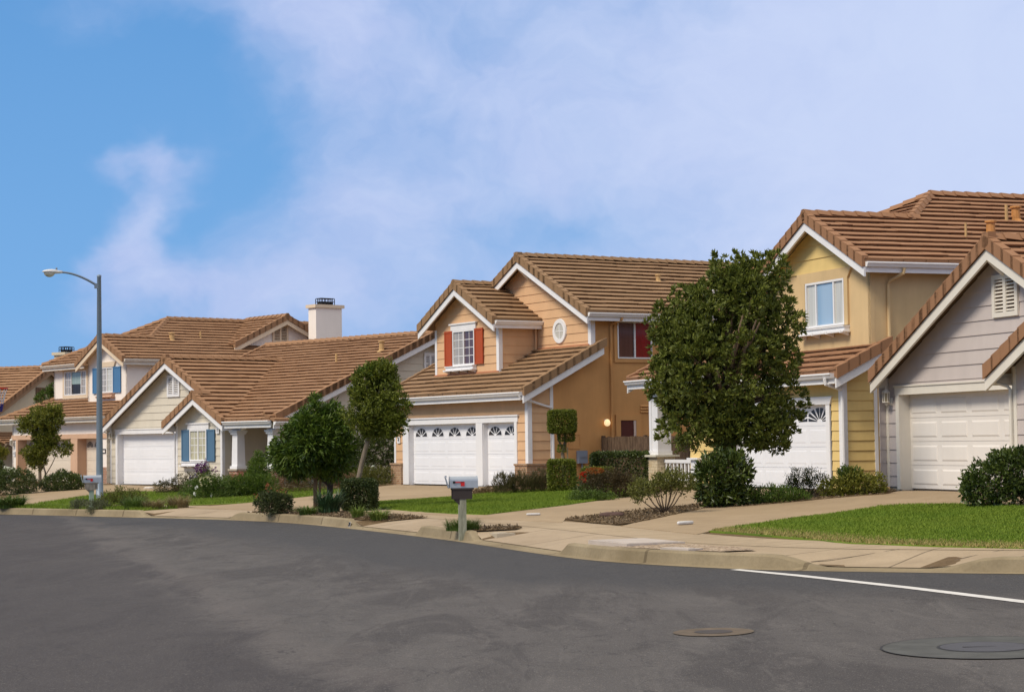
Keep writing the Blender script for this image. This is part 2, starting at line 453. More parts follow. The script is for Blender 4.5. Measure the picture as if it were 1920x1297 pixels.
def H(x, y): return float(hh(x, y)[0])
def inside(poly, x, y):
    r = np.zeros(len(x), bool)
    for i in range(len(poly)):
        (x0, y0), (x1, y1) = poly[i], poly[(i+1) % len(poly)]
        c = ((y0 > y) != (y1 > y))
        with np.errstate(divide='ignore', invalid='ignore'): r ^= c & (x < (x1-x0)*(y-y0)/(y1-y0) + x0)
    return r
def drape(name, poly, step, off, mat, edge=0.0, wob=0):
    """a sheet over the ground inside an outline, with a small skirt"""
    b = []
    for i in range(len(poly)):
        a, c = np.array(poly[i], float), np.array(poly[(i+1) % len(poly)], float); n = max(1, int(np.linalg.norm(c-a)/step))
        for k in range(n):
            p = a + (c-a)*k/n
            if wob: p = p + np.array([rnd.uniform(-wob, wob), rnd.uniform(-wob, wob)])
            b.append(p)
    b = np.array(b); x0, y0 = b.min(0); x1, y1 = b.max(0)
    gx, gy = np.meshgrid(np.arange(x0 + step/2, x1, step), np.arange(y0 + step/2, y1, step)); gx, gy = gx.ravel(), gy.ravel()
    m = inside([tuple(p) for p in b], gx, gy); gx, gy = gx[m], gy[m]
    if len(gx):
        dd = np.min(np.linalg.norm(np.stack([gx, gy], 1)[:, None, :] - b[None], axis=2), axis=1) if len(gx)*len(b) < 4e7 else np.ones(len(gx))
        gx, gy = gx[dd > step*.35], gy[dd > step*.35]
    pts = [V3((p[0], p[1])) for p in b] + [V3((x, y)) for x, y in zip(gx, gy)]
    r = delaunay_2d_cdt(pts, [], [list(range(len(b)))], 1, 1e-5)
    vv = np.array([(p.x, p.y) for p in r[0]]); z = hh(vv[:, 0], vv[:, 1]) + off
    mb = MB(); mb.v = [(p[0], p[1], q) for p, q in zip(vv, z)]
    for f in r[2]:
        f = list(f); a, c, e = vv[f[0]], vv[f[1]], vv[f[2]]
        if (c[0]-a[0])*(e[1]-a[1]) - (c[1]-a[1])*(e[0]-a[0]) < 0: f = f[::-1]
        mb.f.append(f); mb.uv.append(None)
    if edge:
        n = len(b); zb = hh(b[:, 0], b[:, 1]) + off
        for i in range(n):
            j = (i+1) % n
            mb.face([(b[j][0], b[j][1], zb[j]), (b[i][0], b[i][1], zb[i]), (b[i][0], b[i][1], zb[i]-edge), (b[j][0], b[j][1], zb[j]-edge)])
    return mb.build(name, mat, None, True)
def at_arc(s, d):
    s = np.clip(s, 0, ARC[-1]-1e-6); i = int(np.searchsorted(ARC, s, side='right') - 1); t = (s - ARC[i]) / SEG[i]
    T = (CURB[i+1] - CURB[i]) / SEG[i]
    # smoothed tangent
    i2 = min(i+1, len(SEG)-1); i0 = max(i-1, 0)
    T = ((CURB[i+1]-CURB[i])/SEG[i])*2 + (CURB[i2+1]-CURB[i2])/SEG[i2]*t + (CURB[i0+1]-CURB[i0])/SEG[i0]*(1-t); T /= np.linalg.norm(T)
    p = CURB[i] + (CURB[i+1]-CURB[i])*t
    return p + np.array([-T[1], T[0]]) * d
def ribbon(name, s0, s1, d0, d1, off, mat, ns=.4, nd_=4, edge=.0):
    mb = MB(); S_ = np.linspace(s0, s1, max(2, int((s1-s0)/ns))); D_ = np.linspace(d0, d1, nd_)
    P = np.array([[at_arc(s, d) for d in D_] for s in S_]); z = hh(P[..., 0].ravel(), P[..., 1].ravel()).reshape(P.shape[:2]) + off
    q = lambda i, j: (P[i, j, 0], P[i, j, 1], z[i, j])
    for i in range(len(S_)-1):
        for j in range(nd_-1):
            mb.face([q(i, j), q(i+1, j), q(i+1, j+1), q(i, j+1)], [(S_[i], D_[j]), (S_[i+1], D_[j]), (S_[i+1], D_[j+1]), (S_[i], D_[j+1])])
    return mb.build(name, mat)

# ------------------------------------------------------------------ shared materials
WHITE = paint('white_trim', (.80, .79, .79), .5, .03, 2, .02)
DOORW = paint('white_door', (.84, .84, .86), .42, .025, .8, .015, 12, .4)
IVORY = paint('ivory_trim', (.74, .69, .60), .5, .03, 2)
DOORI = paint('ivory_door', (.80, .75, .69), .45, .03, .8, .015, 12, .4)
TILES = tile_mat('concrete_tile', (.335, .185, .098), (.265, .142, .074), (.395, .232, .130))
TILEO = tile_mat('concrete_tile_orange_house', (.300, .182, .096), (.245, .146, .076), (.37, .232, .130))
TILEY = tile_mat('concrete_tile_red', (.335, .175, .092), (.265, .132, .068), (.385, .215, .120))
BRICK = brick_mat('tan_brick', (.50, .31, .17), (.36, .19, .10), (.46, .38, .28), .22, .075, .010)
REDBR = brick_mat('red_brick', (.44, .22, .13), (.33, .14, .08), (.50, .42, .34), .22, .075, .012)
STONE = brick_mat('pale_ledgestone', (.74, .64, .46), (.64, .50, .31), (.42, .32, .20), .34, .085, .006)
GLASSD = glass_mat('dark_glass', (.012, .009, .008), (.028, .022, .018), .35)
CURTG = glass_mat('grey_curtain_glass', (.30, .27, .25), (.40, .37, .34), .1)
CURTP = glass_mat('plum_blind_glass', (.075, .040, .045), (.11, .062, .066), .1)
CURTR = glass_mat('red_curtain_glass', (.20, .008, .010), (.26, .012, .014), .1)
CURTB = glass_mat('brown_blind_glass', (.10, .042, .035), (.13, .055, .045), .1)
CURTW = glass_mat('pale_curtain_glass', (.50, .49, .45), (.60, .60, .55), .12)
CURTL = glass_mat('lace_curtain_glass', (.36, .33, .20), (.58, .56, .42), .1, 30)
BLUEG = glass_mat('blue_painted_reflection_glass', (.20, .34, .50), (.34, .47, .62), .08, 1.5)  # blue reflection is painted into the pane's base colour
SHADG = glass_mat('green_shade_glass', (.26, .34, .30), (.32, .40, .36), .1)
DARKM = paint('dark_metal', (.03, .03, .032), .5, .1, 4, 0, 40, .4, .6)
CONCP = paint('foundation_concrete', (.42, .36, .27), .9, .1, 3, .1)
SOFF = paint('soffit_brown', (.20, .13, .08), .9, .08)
LGLASS = glass_mat('lantern_glass', (.30, .26, .18), (.40, .34, .24))
INK = paint('black_ink', (.02, .02, .02), .6)
VENTP = paint('orange_vent_pipe', (.50, .23, .07), .6, .1, 5)
VENTB = paint('tan_vent_pipe', (.50, .32, .14), .6, .1, 5)

def house(name, key, label):
    az, o, _, _ = HO[key]
    return empty(name, o, -R(az), label, 'house')
def vent_pipe(root, P, r, h, m, cap=True):
    b = MB(); b.lathe(P, [(r*2.0, -.05), (r*1.25, .03), (r, .06), (r*.9, h)] + ([(r*1.25, h), (r*1.25, h+.05), (r*.9, h + .06)] if cap else []), 10)
    return b.build('roof_vent', m, root)
def chimney(root, u0, u1, v0, v1, z0, z1, wm, cm):
    b = MB(); b.box(u0, u1, v0, v1, z0, z1); c = b.build('chimney', wm, root)
    b = MB(); b.box(u0-.10, u1+.10, v0-.10, v1+.10, z1, z1+.16); b.build('cap', cm, c)
    b = MB(); cu, cv = (u0+u1)/2, (v0+v1)/2; w, l = (u1-u0)*.36, (v1-v0)*.26
    b.box(cu-w, cu+w, cv-l, cv+l, z1+.47, z1+.50)
    for x in (-w, -w/3, w/3, w):
        for y in (-l, l): b.box(cu+x-.015, cu+x+.015, cv+y-.015, cv+y+.015, z1+.16, z1+.47)
    for y in (-l/2, 0, l/2):
        for x in (-w, w): b.box(cu+x-.015, cu+x+.015, cv+y-.015, cv+y+.015, z1+.16, z1+.47)
    b.box(cu-w*.8, cu+w*.8, cv-l*.8, cv+l*.8, z1+.16, z1+.33)
    b.box(cu-w, cu+w, cv-l, cv+l, z1+.30, z1+.325)
    b.build('spark_arrestor', DARKM, c)
    return c

# ------------------------------------------------------------------ gabled bungalow with a projecting window bay (two of them)
def bungalow(key, label, sid, trim, door, tile, full, lamp_m):
    h = house('bungalow_house', key, label)
    zr = lambda u: 5.18 - .53 * abs(u - 4.34)
    zb = lambda u: 3.63 - .53 * abs(u - 7.26)
    w = MB()
    siding(w, [(-.6, .06), (-.14, .06), (-.14, 2.31), (-.6, 2.31)], FV(0))
    siding(w, [(-.6, 2.31), (5.42, 2.31), (5.42, zr(5.42)-.12), (4.34, 5.06), (-.6, zr(-.6)-.12)], FV(0))
    siding(w, [(-.2, .06), (7, .06), (7, 2.6), (-.2, 2.6)], FUn(-.6))
    siding(w, [(5.42, .06), (8.65, .06), (8.65, zb(8.65)-.12), (7.26, 3.51), (5.42, zb(5.42)-.12)], FV(-.6))
    siding(w, [(-.6, .06), (.02, .06), (.02, 2.6), (-.6, 2.6)], FUn(5.42))
    siding(w, [(-.6, .06), (2.2, .06), (2.2, 2.75), (-.6, 2.75)], FU(8.65))
    zm = lambda v: 2.55 + .42 * (min(v, 14.66 - v) + 1)
    siding(w, [(8.65, .06), (11.9, .06), (11.9, 2.6), (8.65, 2.6)], FV(2.2))
    siding(w, [(2.2, .06), (15.5, .06), (15.5, 2.5), (2.2, 2.5)], FU(11.9))
    siding(w, [(-.6, 2.45), (15.3, 2.45), (15.3, zm(15.3)-.1), (7.33, 5.95), (-.6, zm(-.6)-.1)], FU(11.9))
    siding(w, [(.3, 0), (15.5, 0), (15.5, 2.5), (7.33, 5.9), (.3, 2.9)], FUn(1.0))
    w.build('siding_wall', sid, h)
    b = MB(); b.box(1.0, 11.9, 15.4, 15.5, 0, 2.6); b.box(-.6, 1.0, 6.9, 7.0, 0, 2.6); b.build('rear_wall', sid, h)
    b = MB(); b.box(-.58, -.06, .012, .3, -.5, .058); b.box(5.44, 8.63, -.588, 2, -.5, .058); b.box(-.585, 11.88, .31, 15, -.6, .05); b.build('foundation', CONCP, h)
    c = MB()
    for (u, v) in ((-.6, 0), (5.42, -.6), (8.65, -.6)):
        s = 1 if u == 8.65 else -1
        c.box(u - (.10 if s > 0 else .03), u + (.03 if s > 0 else .10), v - .03, v - .002, .05, 2.55 if u != -.6 else 2.45)
        c.box(*( (u + .002, u + .035) if s > 0 else (u - .035, u - .002)), v - .03, v + .10, .05, 2.5)
    c.build('corner_board', trim, h)
    c = MB(); f = FV(0)
    slab(c, f, -.15, -.005, 0, 2.13, .0, .045); slab(c, f, -.17, 5.40, 2.13, 2.31, .0, .05); slab(c, f, -.19, 5.41, 2.31, 2.345, .0, .075); slab(c, f, 4.885, 5.03, 0, 2.13, .0, .045)
    c.box(-.06, -.004, .002, .30, -.02, 2.14); c.box(4.884, 4.94, .002, .30, -.02, 2.14); c.box(-.004, 4.884, .002, .30, 2.132, 2.19)
    c.build('garage_trim', trim, h)
    garage_door(h, FV(.26), -.004, 4.884, .015, 2.135, 4, 4, door, em=.004 if full else .014)
    f = FV(-.62)
    white = WHITE if trim is WHITE else trim
    window(h, f, 6.45, 7.64, 1.0, 2.24, [.5], [CURTL, CURTL], white, [(2, 4), (2, 4)])
    c = MB(); slab(c, f, 6.30, 7.79, 2.245, 2.46, .0, .05); slab(c, f, 6.24, 7.85, 2.46, 2.51, .0, .09); c.build('window_head', white, h)
    flower_sill(h, f, 6.02, 7.72, .84, white)
    sh = paint('blue_shutter', (.085, .17, .27), .6, .05)
    shutter(h, f, 5.88, 6.42, .99, 2.24, sh); shutter(h, f, 7.67, 8.21, .99, 2.24, sh)
    if full: plaque(h, f, 8.40, 2.19, '1', white, INK, .16)
    lantern(h, FV(0), -.36, 2.06, lamp_m, LGLASS)
    # roofs
    t, bd, sf, g = MB(), MB(), MB(), MB()
    A = [(-.55, -.45, zr(-.55)), (-.55, 6.6, zr(-.55)), (4.34, 6.6, 5.18), (4.34, -.45, 5.18)]; roof(t, A); soffit(sf, A)
    Bp = [(9.3, -1.05, zr(9.3)), (9.3, 6.4, zr(9.3)), (4.34, 6.4, 5.18), (4.34, -.45, 5.18), (7.26, -.45, zr(7.26)), (7.26, -1.05, zr(7.26))]; roof(t, Bp)
    soffit(sf, [(9.3, -1.05, zr(9.3)), (9.3, 1, zr(9.3)), (7.26, 1, zr(7.26)), (7.26, -1.05, zr(7.26))]); soffit(sf, [(7.3, -.45, zr(7.3)), (7.3, .1, zr(7.3)), (4.34, .1, 5.18), (4.34, -.45, 5.18)])
    D = [(5.08, -1.05, zb(5.08)), (5.08, .02, zb(5.08)), (7.26, .02, 3.63), (7.26, -1.05, 3.63)]; roof(t, D); soffit(sf, D)
    ridge(t, (4.34, -.5, 5.24), (4.34, 5.5, 5.24)); ridge(t, (7.26, -1.1, 3.69), (7.26, -.3, 3.69))
    rake(t, bd, A[0], A[3], (0, 1, 0)); rake(t, bd, (7.35, -.45, zr(7.35)), (4.34, -.45, 5.18), (0, 1, 0))
    rake(t, bd, D[0], D[3], (0, 1, 0)); rake(t, bd, (9.3, -1.05, zr(9.3)), (7.26, -1.05, 3.63), (0, 1, 0))
    M1 = [(8.7, -1.0, 2.55), (12.35, -1.0, 2.55), (12.35, 7.33, 6.05), (.6, 7.33, 6.05), (.6, .35, 3.117), (4.25, 4.95, 5.05)]
    roof(t, M1); M2 = [(12.35, 15.66, 2.55), (.6, 15.66, 2.55), (.6, 7.33, 6.05), (12.35, 7.33, 6.05)]; roof(t, M2)
    soffit(sf, [(8.7, -1.0, 2.55), (12.35, -1.0, 2.55), (12.35, 2.3, 3.936), (8.7, 2.3, 3.936)]); soffit(sf, [(11.8, 2.3, 3.936), (12.35, 2.3, 3.936), (12.35, 7.33, 6.05), (11.8, 7.33, 6.05)])
    ridge(t, (.6, 7.33, 6.10), (12.4, 7.33, 6.10))
    rake(t, bd, (12.35, -.75, 2.655), (12.35, 7.33, 6.05), (-1, 0, 0)); rake(t, bd, (12.35, 15.5, 2.62), (12.35, 7.33, 6.05), (-1, 0, 0)); rake(t, bd, (.6, .35, 3.117), (.6, 7.33, 6.05), (1, 0, 0))
    rt = [(12.62, -.98, 2.50), (12.62, .62, 2.50), (11.9, .62, 2.80), (11.9, -.98, 2.80)]; roof(t, rt)
    gutter(g, (9.35, -1.0, 2.55), (12.40, -1.0, 2.55), (0, -1, 0)); gutter(g, (12.62, -1.0, 2.50), (12.62, .62, 2.50), (1, 0, 0)); gutter(g, (-.55, -.42, zr(-.55)), (-.55, 6.5, zr(-.55)), (-1, 0, 0)); gutter(g, (5.08, -1.02, zb(5.08)), (5.08, -.05, zb(5.08)), (-1, 0, 0))
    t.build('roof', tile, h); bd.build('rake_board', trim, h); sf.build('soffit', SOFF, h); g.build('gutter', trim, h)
    for (x0, y0, z0, du) in ((4.34, -.43, 4.82, 0), (7.26, -1.03, 3.27, 0)):
        c = MB(); c.prism([(x0-.06, y0, z0+.12), (x0-.06, y0, z0-.06), (x0-.06, y0+.43, z0-.42), (x0-.06, y0+.43, z0-.2)], (.12, 0, 0)); c.build('gable_bracket', trim, h)
    louver(h, FV(-.02), 3.88, 4.80, 3.62, 4.50, white, SOFF)
    c = MB(); downspout(c, [(5.0, -1.0, 2.45), (5.0, -.95, 2.30), (5.33, -.70, 2.16), (5.36, -.66, 2.10), (5.36, -.66, .15)]); c.build('downspout', trim, h)
    c = MB(); downspout(c, [(-.68, -.40, 2.40), (-.68, -.38, 2.3), (-.66, -.06, 2.16), (-.66, -.05, 2.1), (-.66, -.05, .1)]); (c.build('downspout', trim, h) if full else None)
    if full:
        # porch
        for cu in (9.62, 11.95):
            p = MB(); p.box(cu-.26, cu+.26, -.78, -.26, -.3, .62); q = p.build('porch_pier', REDBR, h)
            p = MB(); p.box(cu-.30, cu+.30, -.82, -.22, .62, .69); p.build('cap', CONCP, q)
            p = MB(); p.box(cu-.24, cu+.24, -.76, -.28, .69, .80); p.rings([[V3((cu+sx*x, -.52+sy*x, z)) for sx, sy in ((-1,-1),(1,-1),(1,1),(-1,1))] for x, z in ((.19, .80), (.165, 2.0), (.165, 2.02))])
            p.box(cu-.22, cu+.22, -.74, -.30, 2.02, 2.10); p.box(cu-.26, cu+.26, -.78, -.26, 2.10, 2.17); p.build('porch_column', WHITE, h)
        p = MB(); n = 14
        pts = [(8.68, -.62, 2.17)] + [(9.88 + 1.81*k/n, -.62, 2.17 + .20*math.sin(math.pi*k/n)**.7) for k in range(n+1)] + [(12.2, -.62, 2.17), (12.2, -.62, 2.44), (8.68, -.62, 2.44)]
        p.prism(pts, (0, .2, 0)); p.box(11.86, 12.1, -.42, 2.2, 2.17, 2.44); p.build('porch_beam', WHITE, h)
        p = MB(); p.box(8.66, 12.2, -.85, 2.19, -.4, .045); p.build('porch_floor', CONCP, h)
        vent_pipe(h, V3((9.3, 4.55, 4.86)), .05, .42, VENTB, False); vent_pipe(h, V3((11.0, 5.55, 5.33)), .11, .36, VENTB)
        louver(h, FU(11.915), 7.0, 7.66, 4.55, 5.25, WHITE, SOFF)
    return h
bungalow('tan', 'pale greige bungalow with blue shutters, white garage door and columned porch', paint('greige_siding', (.66, .60, .49), .75, .04, 1.2), WHITE, DOORW, TILES, True, IVORY)
bungalow('grey', 'mauve grey gabled house with ivory garage door and louvred gable vent', paint('mauve_siding', (.55, .485, .455), .75, .04, 1.2), IVORY, DOORI, TILEY, False, IVORY)

# ------------------------------------------------------------------ orange house
def orange_house():
    h = house('two_storey_house', 'orange', 'orange two storey house with red shuttered dormer and three car garage')
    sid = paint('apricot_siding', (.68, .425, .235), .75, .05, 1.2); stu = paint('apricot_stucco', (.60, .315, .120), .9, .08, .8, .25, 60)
    zl = lambda v: 3.12 + .51 * (v + .45); zd = lambda u: 7.06 - .525 * abs(u + 5.7); zg = lambda u: 7.93 - .505 * abs(u + 3.9)
    w = MB(); f = FV(0)
    siding(w, [(-9.2, .72), (-8.24, .72), (-8.24, 2.33), (-9.2, 2.33)], f); siding(w, [(-.66, .72), (0, .72), (0, 2.33), (-.66, 2.33)], f)
    siding(w, [(-9.2, 2.33), (0, 2.33), (0, 3.2), (-9.2, 3.2)], f)
    siding(w, [(0, .72), (.84, .72), (.84, zl(.84)-.1), (0, zl(0)-.1)], FU(0)); siding(w, [(0, 0), (11, 0), (11, 3.0), (2.5, 4.3), (0, 3.2)], FUn(-9.2))
    siding(w, [(-7.85, 3.6), (-3.42, 3.6), (-3.42, zd(-3.42)-.12), (-5.7, 6.93), (-7.85, zd(-7.85)-.12)], FV(1.0))
    siding(w, [(1.0, 3.6), (2.52, 4.3), (2.52, 5.6), (1.0, 5.6)], FU(-3.42)); siding(w, [(1.0, 3.6), (2.52, 4.3), (2.52, 5.6), (1.0, 5.6)], FUn(-7.85))
    siding(w, [(-7.8, 4.3), (0, 4.3), (0, zg(0)-.12), (-3.9, 7.8), (-7.8, zg(-7.8)-.12)], FV(2.52))
    w.build('siding_wall', sid, h)
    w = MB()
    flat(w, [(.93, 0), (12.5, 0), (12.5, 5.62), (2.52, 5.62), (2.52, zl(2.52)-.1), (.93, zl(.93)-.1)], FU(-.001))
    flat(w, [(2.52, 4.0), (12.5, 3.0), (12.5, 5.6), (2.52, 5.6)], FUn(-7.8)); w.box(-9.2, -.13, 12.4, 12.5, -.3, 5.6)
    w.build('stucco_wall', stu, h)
    w = MB(); w.box(-9.32, -8.54, -.13, .3, -.5, .70); w.box(-.66, .10, -.13, .3, -.5, .70); w.box(-.12, .10, .3, .93, -.5, .70)
    w.box(-9.35, -8.52, -.16, .3, .70, .765); w.box(-.68, .13, -.16, .3, .70, .765); w.box(-.15, .13, .301, .95, .70, .765); w.build('brick_wainscot', BRICK, h)
    w = MB(); w.box(-9.15, -.02, .31, 12.3, -.6, .04); w.build('foundation', CONCP, h)
    c = MB()
    c.box(-9.23, -9.10, -.032, -.002, .77, 3.0); c.box(-.14, .032, -.034, -.002, .77, 3.05); c.box(.002, .034, -.002, .13, .77, 3.05); c.box(.002, .034, .84, .96, .77, zl(.9)-.2)
    c.box(-7.88, -7.74, .966, .998, 3.9, 5.55); c.box(-3.55, -3.386, .966, .998, 3.7, 5.55); c.box(-3.418, -3.386, .998, 1.12, 3.8, 5.55)
    c.box(-.14, .032, 2.486, 2.518, 4.5, 5.55); c.box(.002, .034, 2.518, 2.66, 4.55, 5.55); c.build('corner_board', WHITE, h)
    c = MB()
    for a, b in ((-8.54, -8.10), (-.80, -.64)): slab(c, f, a, b, 0, 2.13, .0, .05)
    slab(c, f, -3.29, -2.86, 0, 2.13, -.2, .05); slab(c, f, -8.60, -.58, 2.13, 2.32, .0, .055); slab(c, f, -8.66, -.52, 2.32, 2.37, .0, .09)
    for a, b in ((-8.16, -8.102), (-3.30, -3.282), (-2.868, -2.85), (-.798, -.74)): c.box(a, b, .003, .22, -.02, 2.14)
    c.box(-8.102, -.798, .003, .22, 2.132, 2.19); c.build('garage_trim', WHITE, h)
    garage_door(h, FV(.18), -8.10, -3.284, .015, 2.135, 4, 4, DOORW, [(-8.10 + 1.204*(k+.5), .42, .30) for k in range(4)], GLASSD)
    garage_door(h, FV(.18), -2.866, -.80, .015, 2.135, 4, 2, DOORW, [(-2.866 + 1.033*(k+.5), .42, .30) for k in range(2)], GLASSD)
    plaque(h, f, -8.86, 1.60, '4', WHITE, INK, .2)
    # dormer window
    f = FV(.98)
    window(h, f, -6.52, -4.99, 4.20, 5.45, [.5], [CURTG, CURTP], WHITE, [(2, 4), (2, 4)])
    c = MB(); slab(c, f, -6.66, -4.90, 5.455, 5.66, .0, .05); slab(c, f, -6.73, -4.83, 5.66, 5.71, .0, .09); c.build('window_head', WHITE, h)
    flower_sill(h, f, -6.86, -4.93, 4.06, WHITE)
    red = paint('rust_red_shutter', (.42, .075, .022), .6, .06)
    shutter(h, f, -7.10, -6.55, 4.21, 5.46, red); shutter(h, f, -4.96, -4.40, 4.21, 5.46, red)
    # oval window
    f = FV(2.50); n = 28; cu, cz = -1.87, 5.22
    o = MB(); el = lambda k, a, b, q: f(cu + a*math.cos(2*math.pi*k/n), cz + b*math.sin(2*math.pi*k/n), q)
    for k in range(n):
        o.face([el(k, .27, .28, .05), el(k+1, .27, .28, .05), el(k+1, .40, .41, .05), el(k, .40, .41, .05)]); o.face([el(k, .40, .41, .05), el(k+1, .40, .41, .05), el(k+1, .42, .43, .0), el(k, .42, .43, .0)]); o.face([el(k, .27, .28, .05), el(k+1, .27, .28, .05), el(k+1, .27, .28, .01), el(k, .27, .28, .01)])
    ow = o.build('oval_window', WHITE, h); o = MB(); o.face([el(k, .275, .285, .02) for k in range(n)]); o.build('pane', CURTW, ow)
    o = MB(); slab(o, f, cu-.012, cu+.012, cz-.28, cz+.28, .021, .03); slab(o, f, cu-.27, cu+.27, cz-.012, cz+.012, .021, .029); o.build('muntin', WHITE, ow)
    # side wall: window, door, vents, lamp, meter
    f = FU(0)
    c = MB(); frame_rect(c, f, 3.42, 5.10, 4.09, 5.60, .13, .002, .045); c.build('window_trim', stu, h)
    window(h, f, 3.55, 4.97, 4.22, 5.47, [.5], [CURTB, CURTR], WHITE, None, None, .045, .0)
    c = MB(); frame_rect(c, f, 3.44, 4.46, -.3, 2.34, .19, .002, .05); c.build('door_trim', stu, h)
    c = MB(); slab(c, f, 3.64, 4.26, 0, 2.14, .003, .02); c.build('side_door', paint('maroon_door', (.095, .022, .016), .6, .05), h)
    c = MB(); slab(c, f, 4.17, 4.26, 0, 2.14, .0205, .04); c.build('door_jamb', paint('pale_jamb', (.62, .50, .44), .6), h)
    c = MB()
    for k in range(3): z = 2.42 + k*.095; c.prism([f(4.46, z, .002), f(4.46, z, .05), f(4.46, z+.06, .002)], f(5.0, 0, 0) - f(4.46, 0, 0))
    c.build('wall_vent', stu, h)
    c = MB(); slab(c, f, 1.86, 2.20, .74, 1.16, .002, .16); slab(c, f, 1.88, 2.18, .94, 1.14, .16, .175); c.tube([f(2.03, .74, .08), f(2.03, -.2, .08)], .03); c.build('meter_box', paint('blue_grey_metal', (.22, .26, .34), .5, .05), h)
    c = MB(); frame_rect(c, f, 1.55, 2.02, 1.22, 1.70, .02, .002, .015); c.build('access_panel', stu, h)
    c = MB(); c.tube([f(3.03, 2.14, .0), f(3.03, 2.14, .09)], .05); l = c.build('globe_lamp', WHITE, h)
    c = MB(); P = f(3.03, 2.07, .12); c.lathe(P, [(.02, .12), (.075, .09), (.105, .02), (.10, -.05), (.06, -.10), (.01, -.115)], 14); c.build('lamp_globe', emis('warm_lamp', (1, .74, .40), .75), l, True)
    c = MB(); downspout(c, [(.48, 3.46, 5.62), (.48, 3.44, 5.50), (.10, 3.30, 5.36), (.045, 3.28, 5.28), (.045, 3.28, .2)], .042); c.build('downspout', stu, h)
    c = MB(); downspout(c, [(.30, -.50, 2.96), (.30, -.48, 2.90), (.06, .62, 2.64), (.05, .90, 2.58), (.05, .92, 2.5), (.05, .93, .8)], .04); c.build('downspout', WHITE, h)
    c = MB(); downspout(c, [(-3.28, 2.42, 5.55), (-3.30, 2.42, 4.4), (-3.28, 2.36, 4.35)], .04); c.build('downspout', sid, h)
    # roofs
    t, bd, sf, g = MB(), MB(), MB(), MB()
    L = [(-9.65, -.45, 3.12), (.45, -.45, 3.12), (.45, 2.62, zl(2.62)), (-9.65, 2.62, zl(2.62))]; roof(t, L)
    soffit(sf, [(-9.65, -.45, 3.12), (.45, -.45, 3.12), (.45, .05, zl(.05)), (-9.65, .05, zl(.05))]); soffit(sf, [(-.02, .05, zl(.05)), (.45, .05, zl(.05)), (.45, 2.62, zl(2.62)), (-.02, 2.62, zl(2.62))])
    rake(t, bd, (.45, -.45, 3.12), (.45, 2.72, zl(2.72)), (-1, 0, 0)); rake(t, bd, (-9.65, -.45, 3.12), (-9.65, 2.62, zl(2.62)), (1, 0, 0))
    for s in (1, -1):
        P = [(-5.7 + s*2.68, .55, zd(-5.7+2.68)), (-5.7 + s*2.68, 2.6, zd(-5.7+2.68)), (-5.7, 2.6, 7.06), (-5.7, .55, 7.06)]; roof(t, P); soffit(sf, P); rake(t, bd, P[0], P[3], (0, 1, 0))
        q = .45 if s > 0 else -8.25
        P = [(q, 2.07, zg(q)), (q, 12.9, zg(q)), (-3.9, 12.9, 7.93), (-3.9, 2.07, 7.93)]; roof(t, P); soffit(sf, P); rake(t, bd, P[0], P[3], (0, 1, 0))
        gutter(g, (q, 2.10, zg(q)), (q, 12.9, zg(q)), (s, 0, 0))
    ridge(t, (-5.7, .5, 7.12), (-5.7, 2.5, 7.12)); ridge(t, (-3.9, 2.02, 7.99), (-3.9, 12.9, 7.99))
    gutter(g, (-9.65, -.45, 3.12), (.40, -.45, 3.12), (0, -1, 0)); gutter(g, (-3.02, .60, zd(-3.02)), (-3.02, 2.5, zd(-3.02)), (1, 0, 0))
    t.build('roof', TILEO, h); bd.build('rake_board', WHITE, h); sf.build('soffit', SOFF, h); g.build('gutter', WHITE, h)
    fl = MB(); fl.box(-7.9, -3.4, .93, .995, 3.86, 3.93); fl.box(-3.3, -.06, 2.44, 2.515, 4.63, 4.70); fl.build('flashing', paint('copper_flashing', (.48, .20, .10), .7), h)
    for (x0, y0, z0) in ((-5.7, .57, 6.70), (-3.9, 2.09, 7.57)):
        c = MB(); c.prism([(x0-.06, y0, z0+.12), (x0-.06, y0, z0-.06), (x0-.06, y0+.42, z0-.42), (x0-.06, y0+.42, z0-.2)], (.12, 0, 0)); c.build('gable_bracket', IVORY, h)
    vent_pipe(h, V3((-2.2, 6.9, 7.07)), .09, .22, VENTB)
    return h
orange_house()

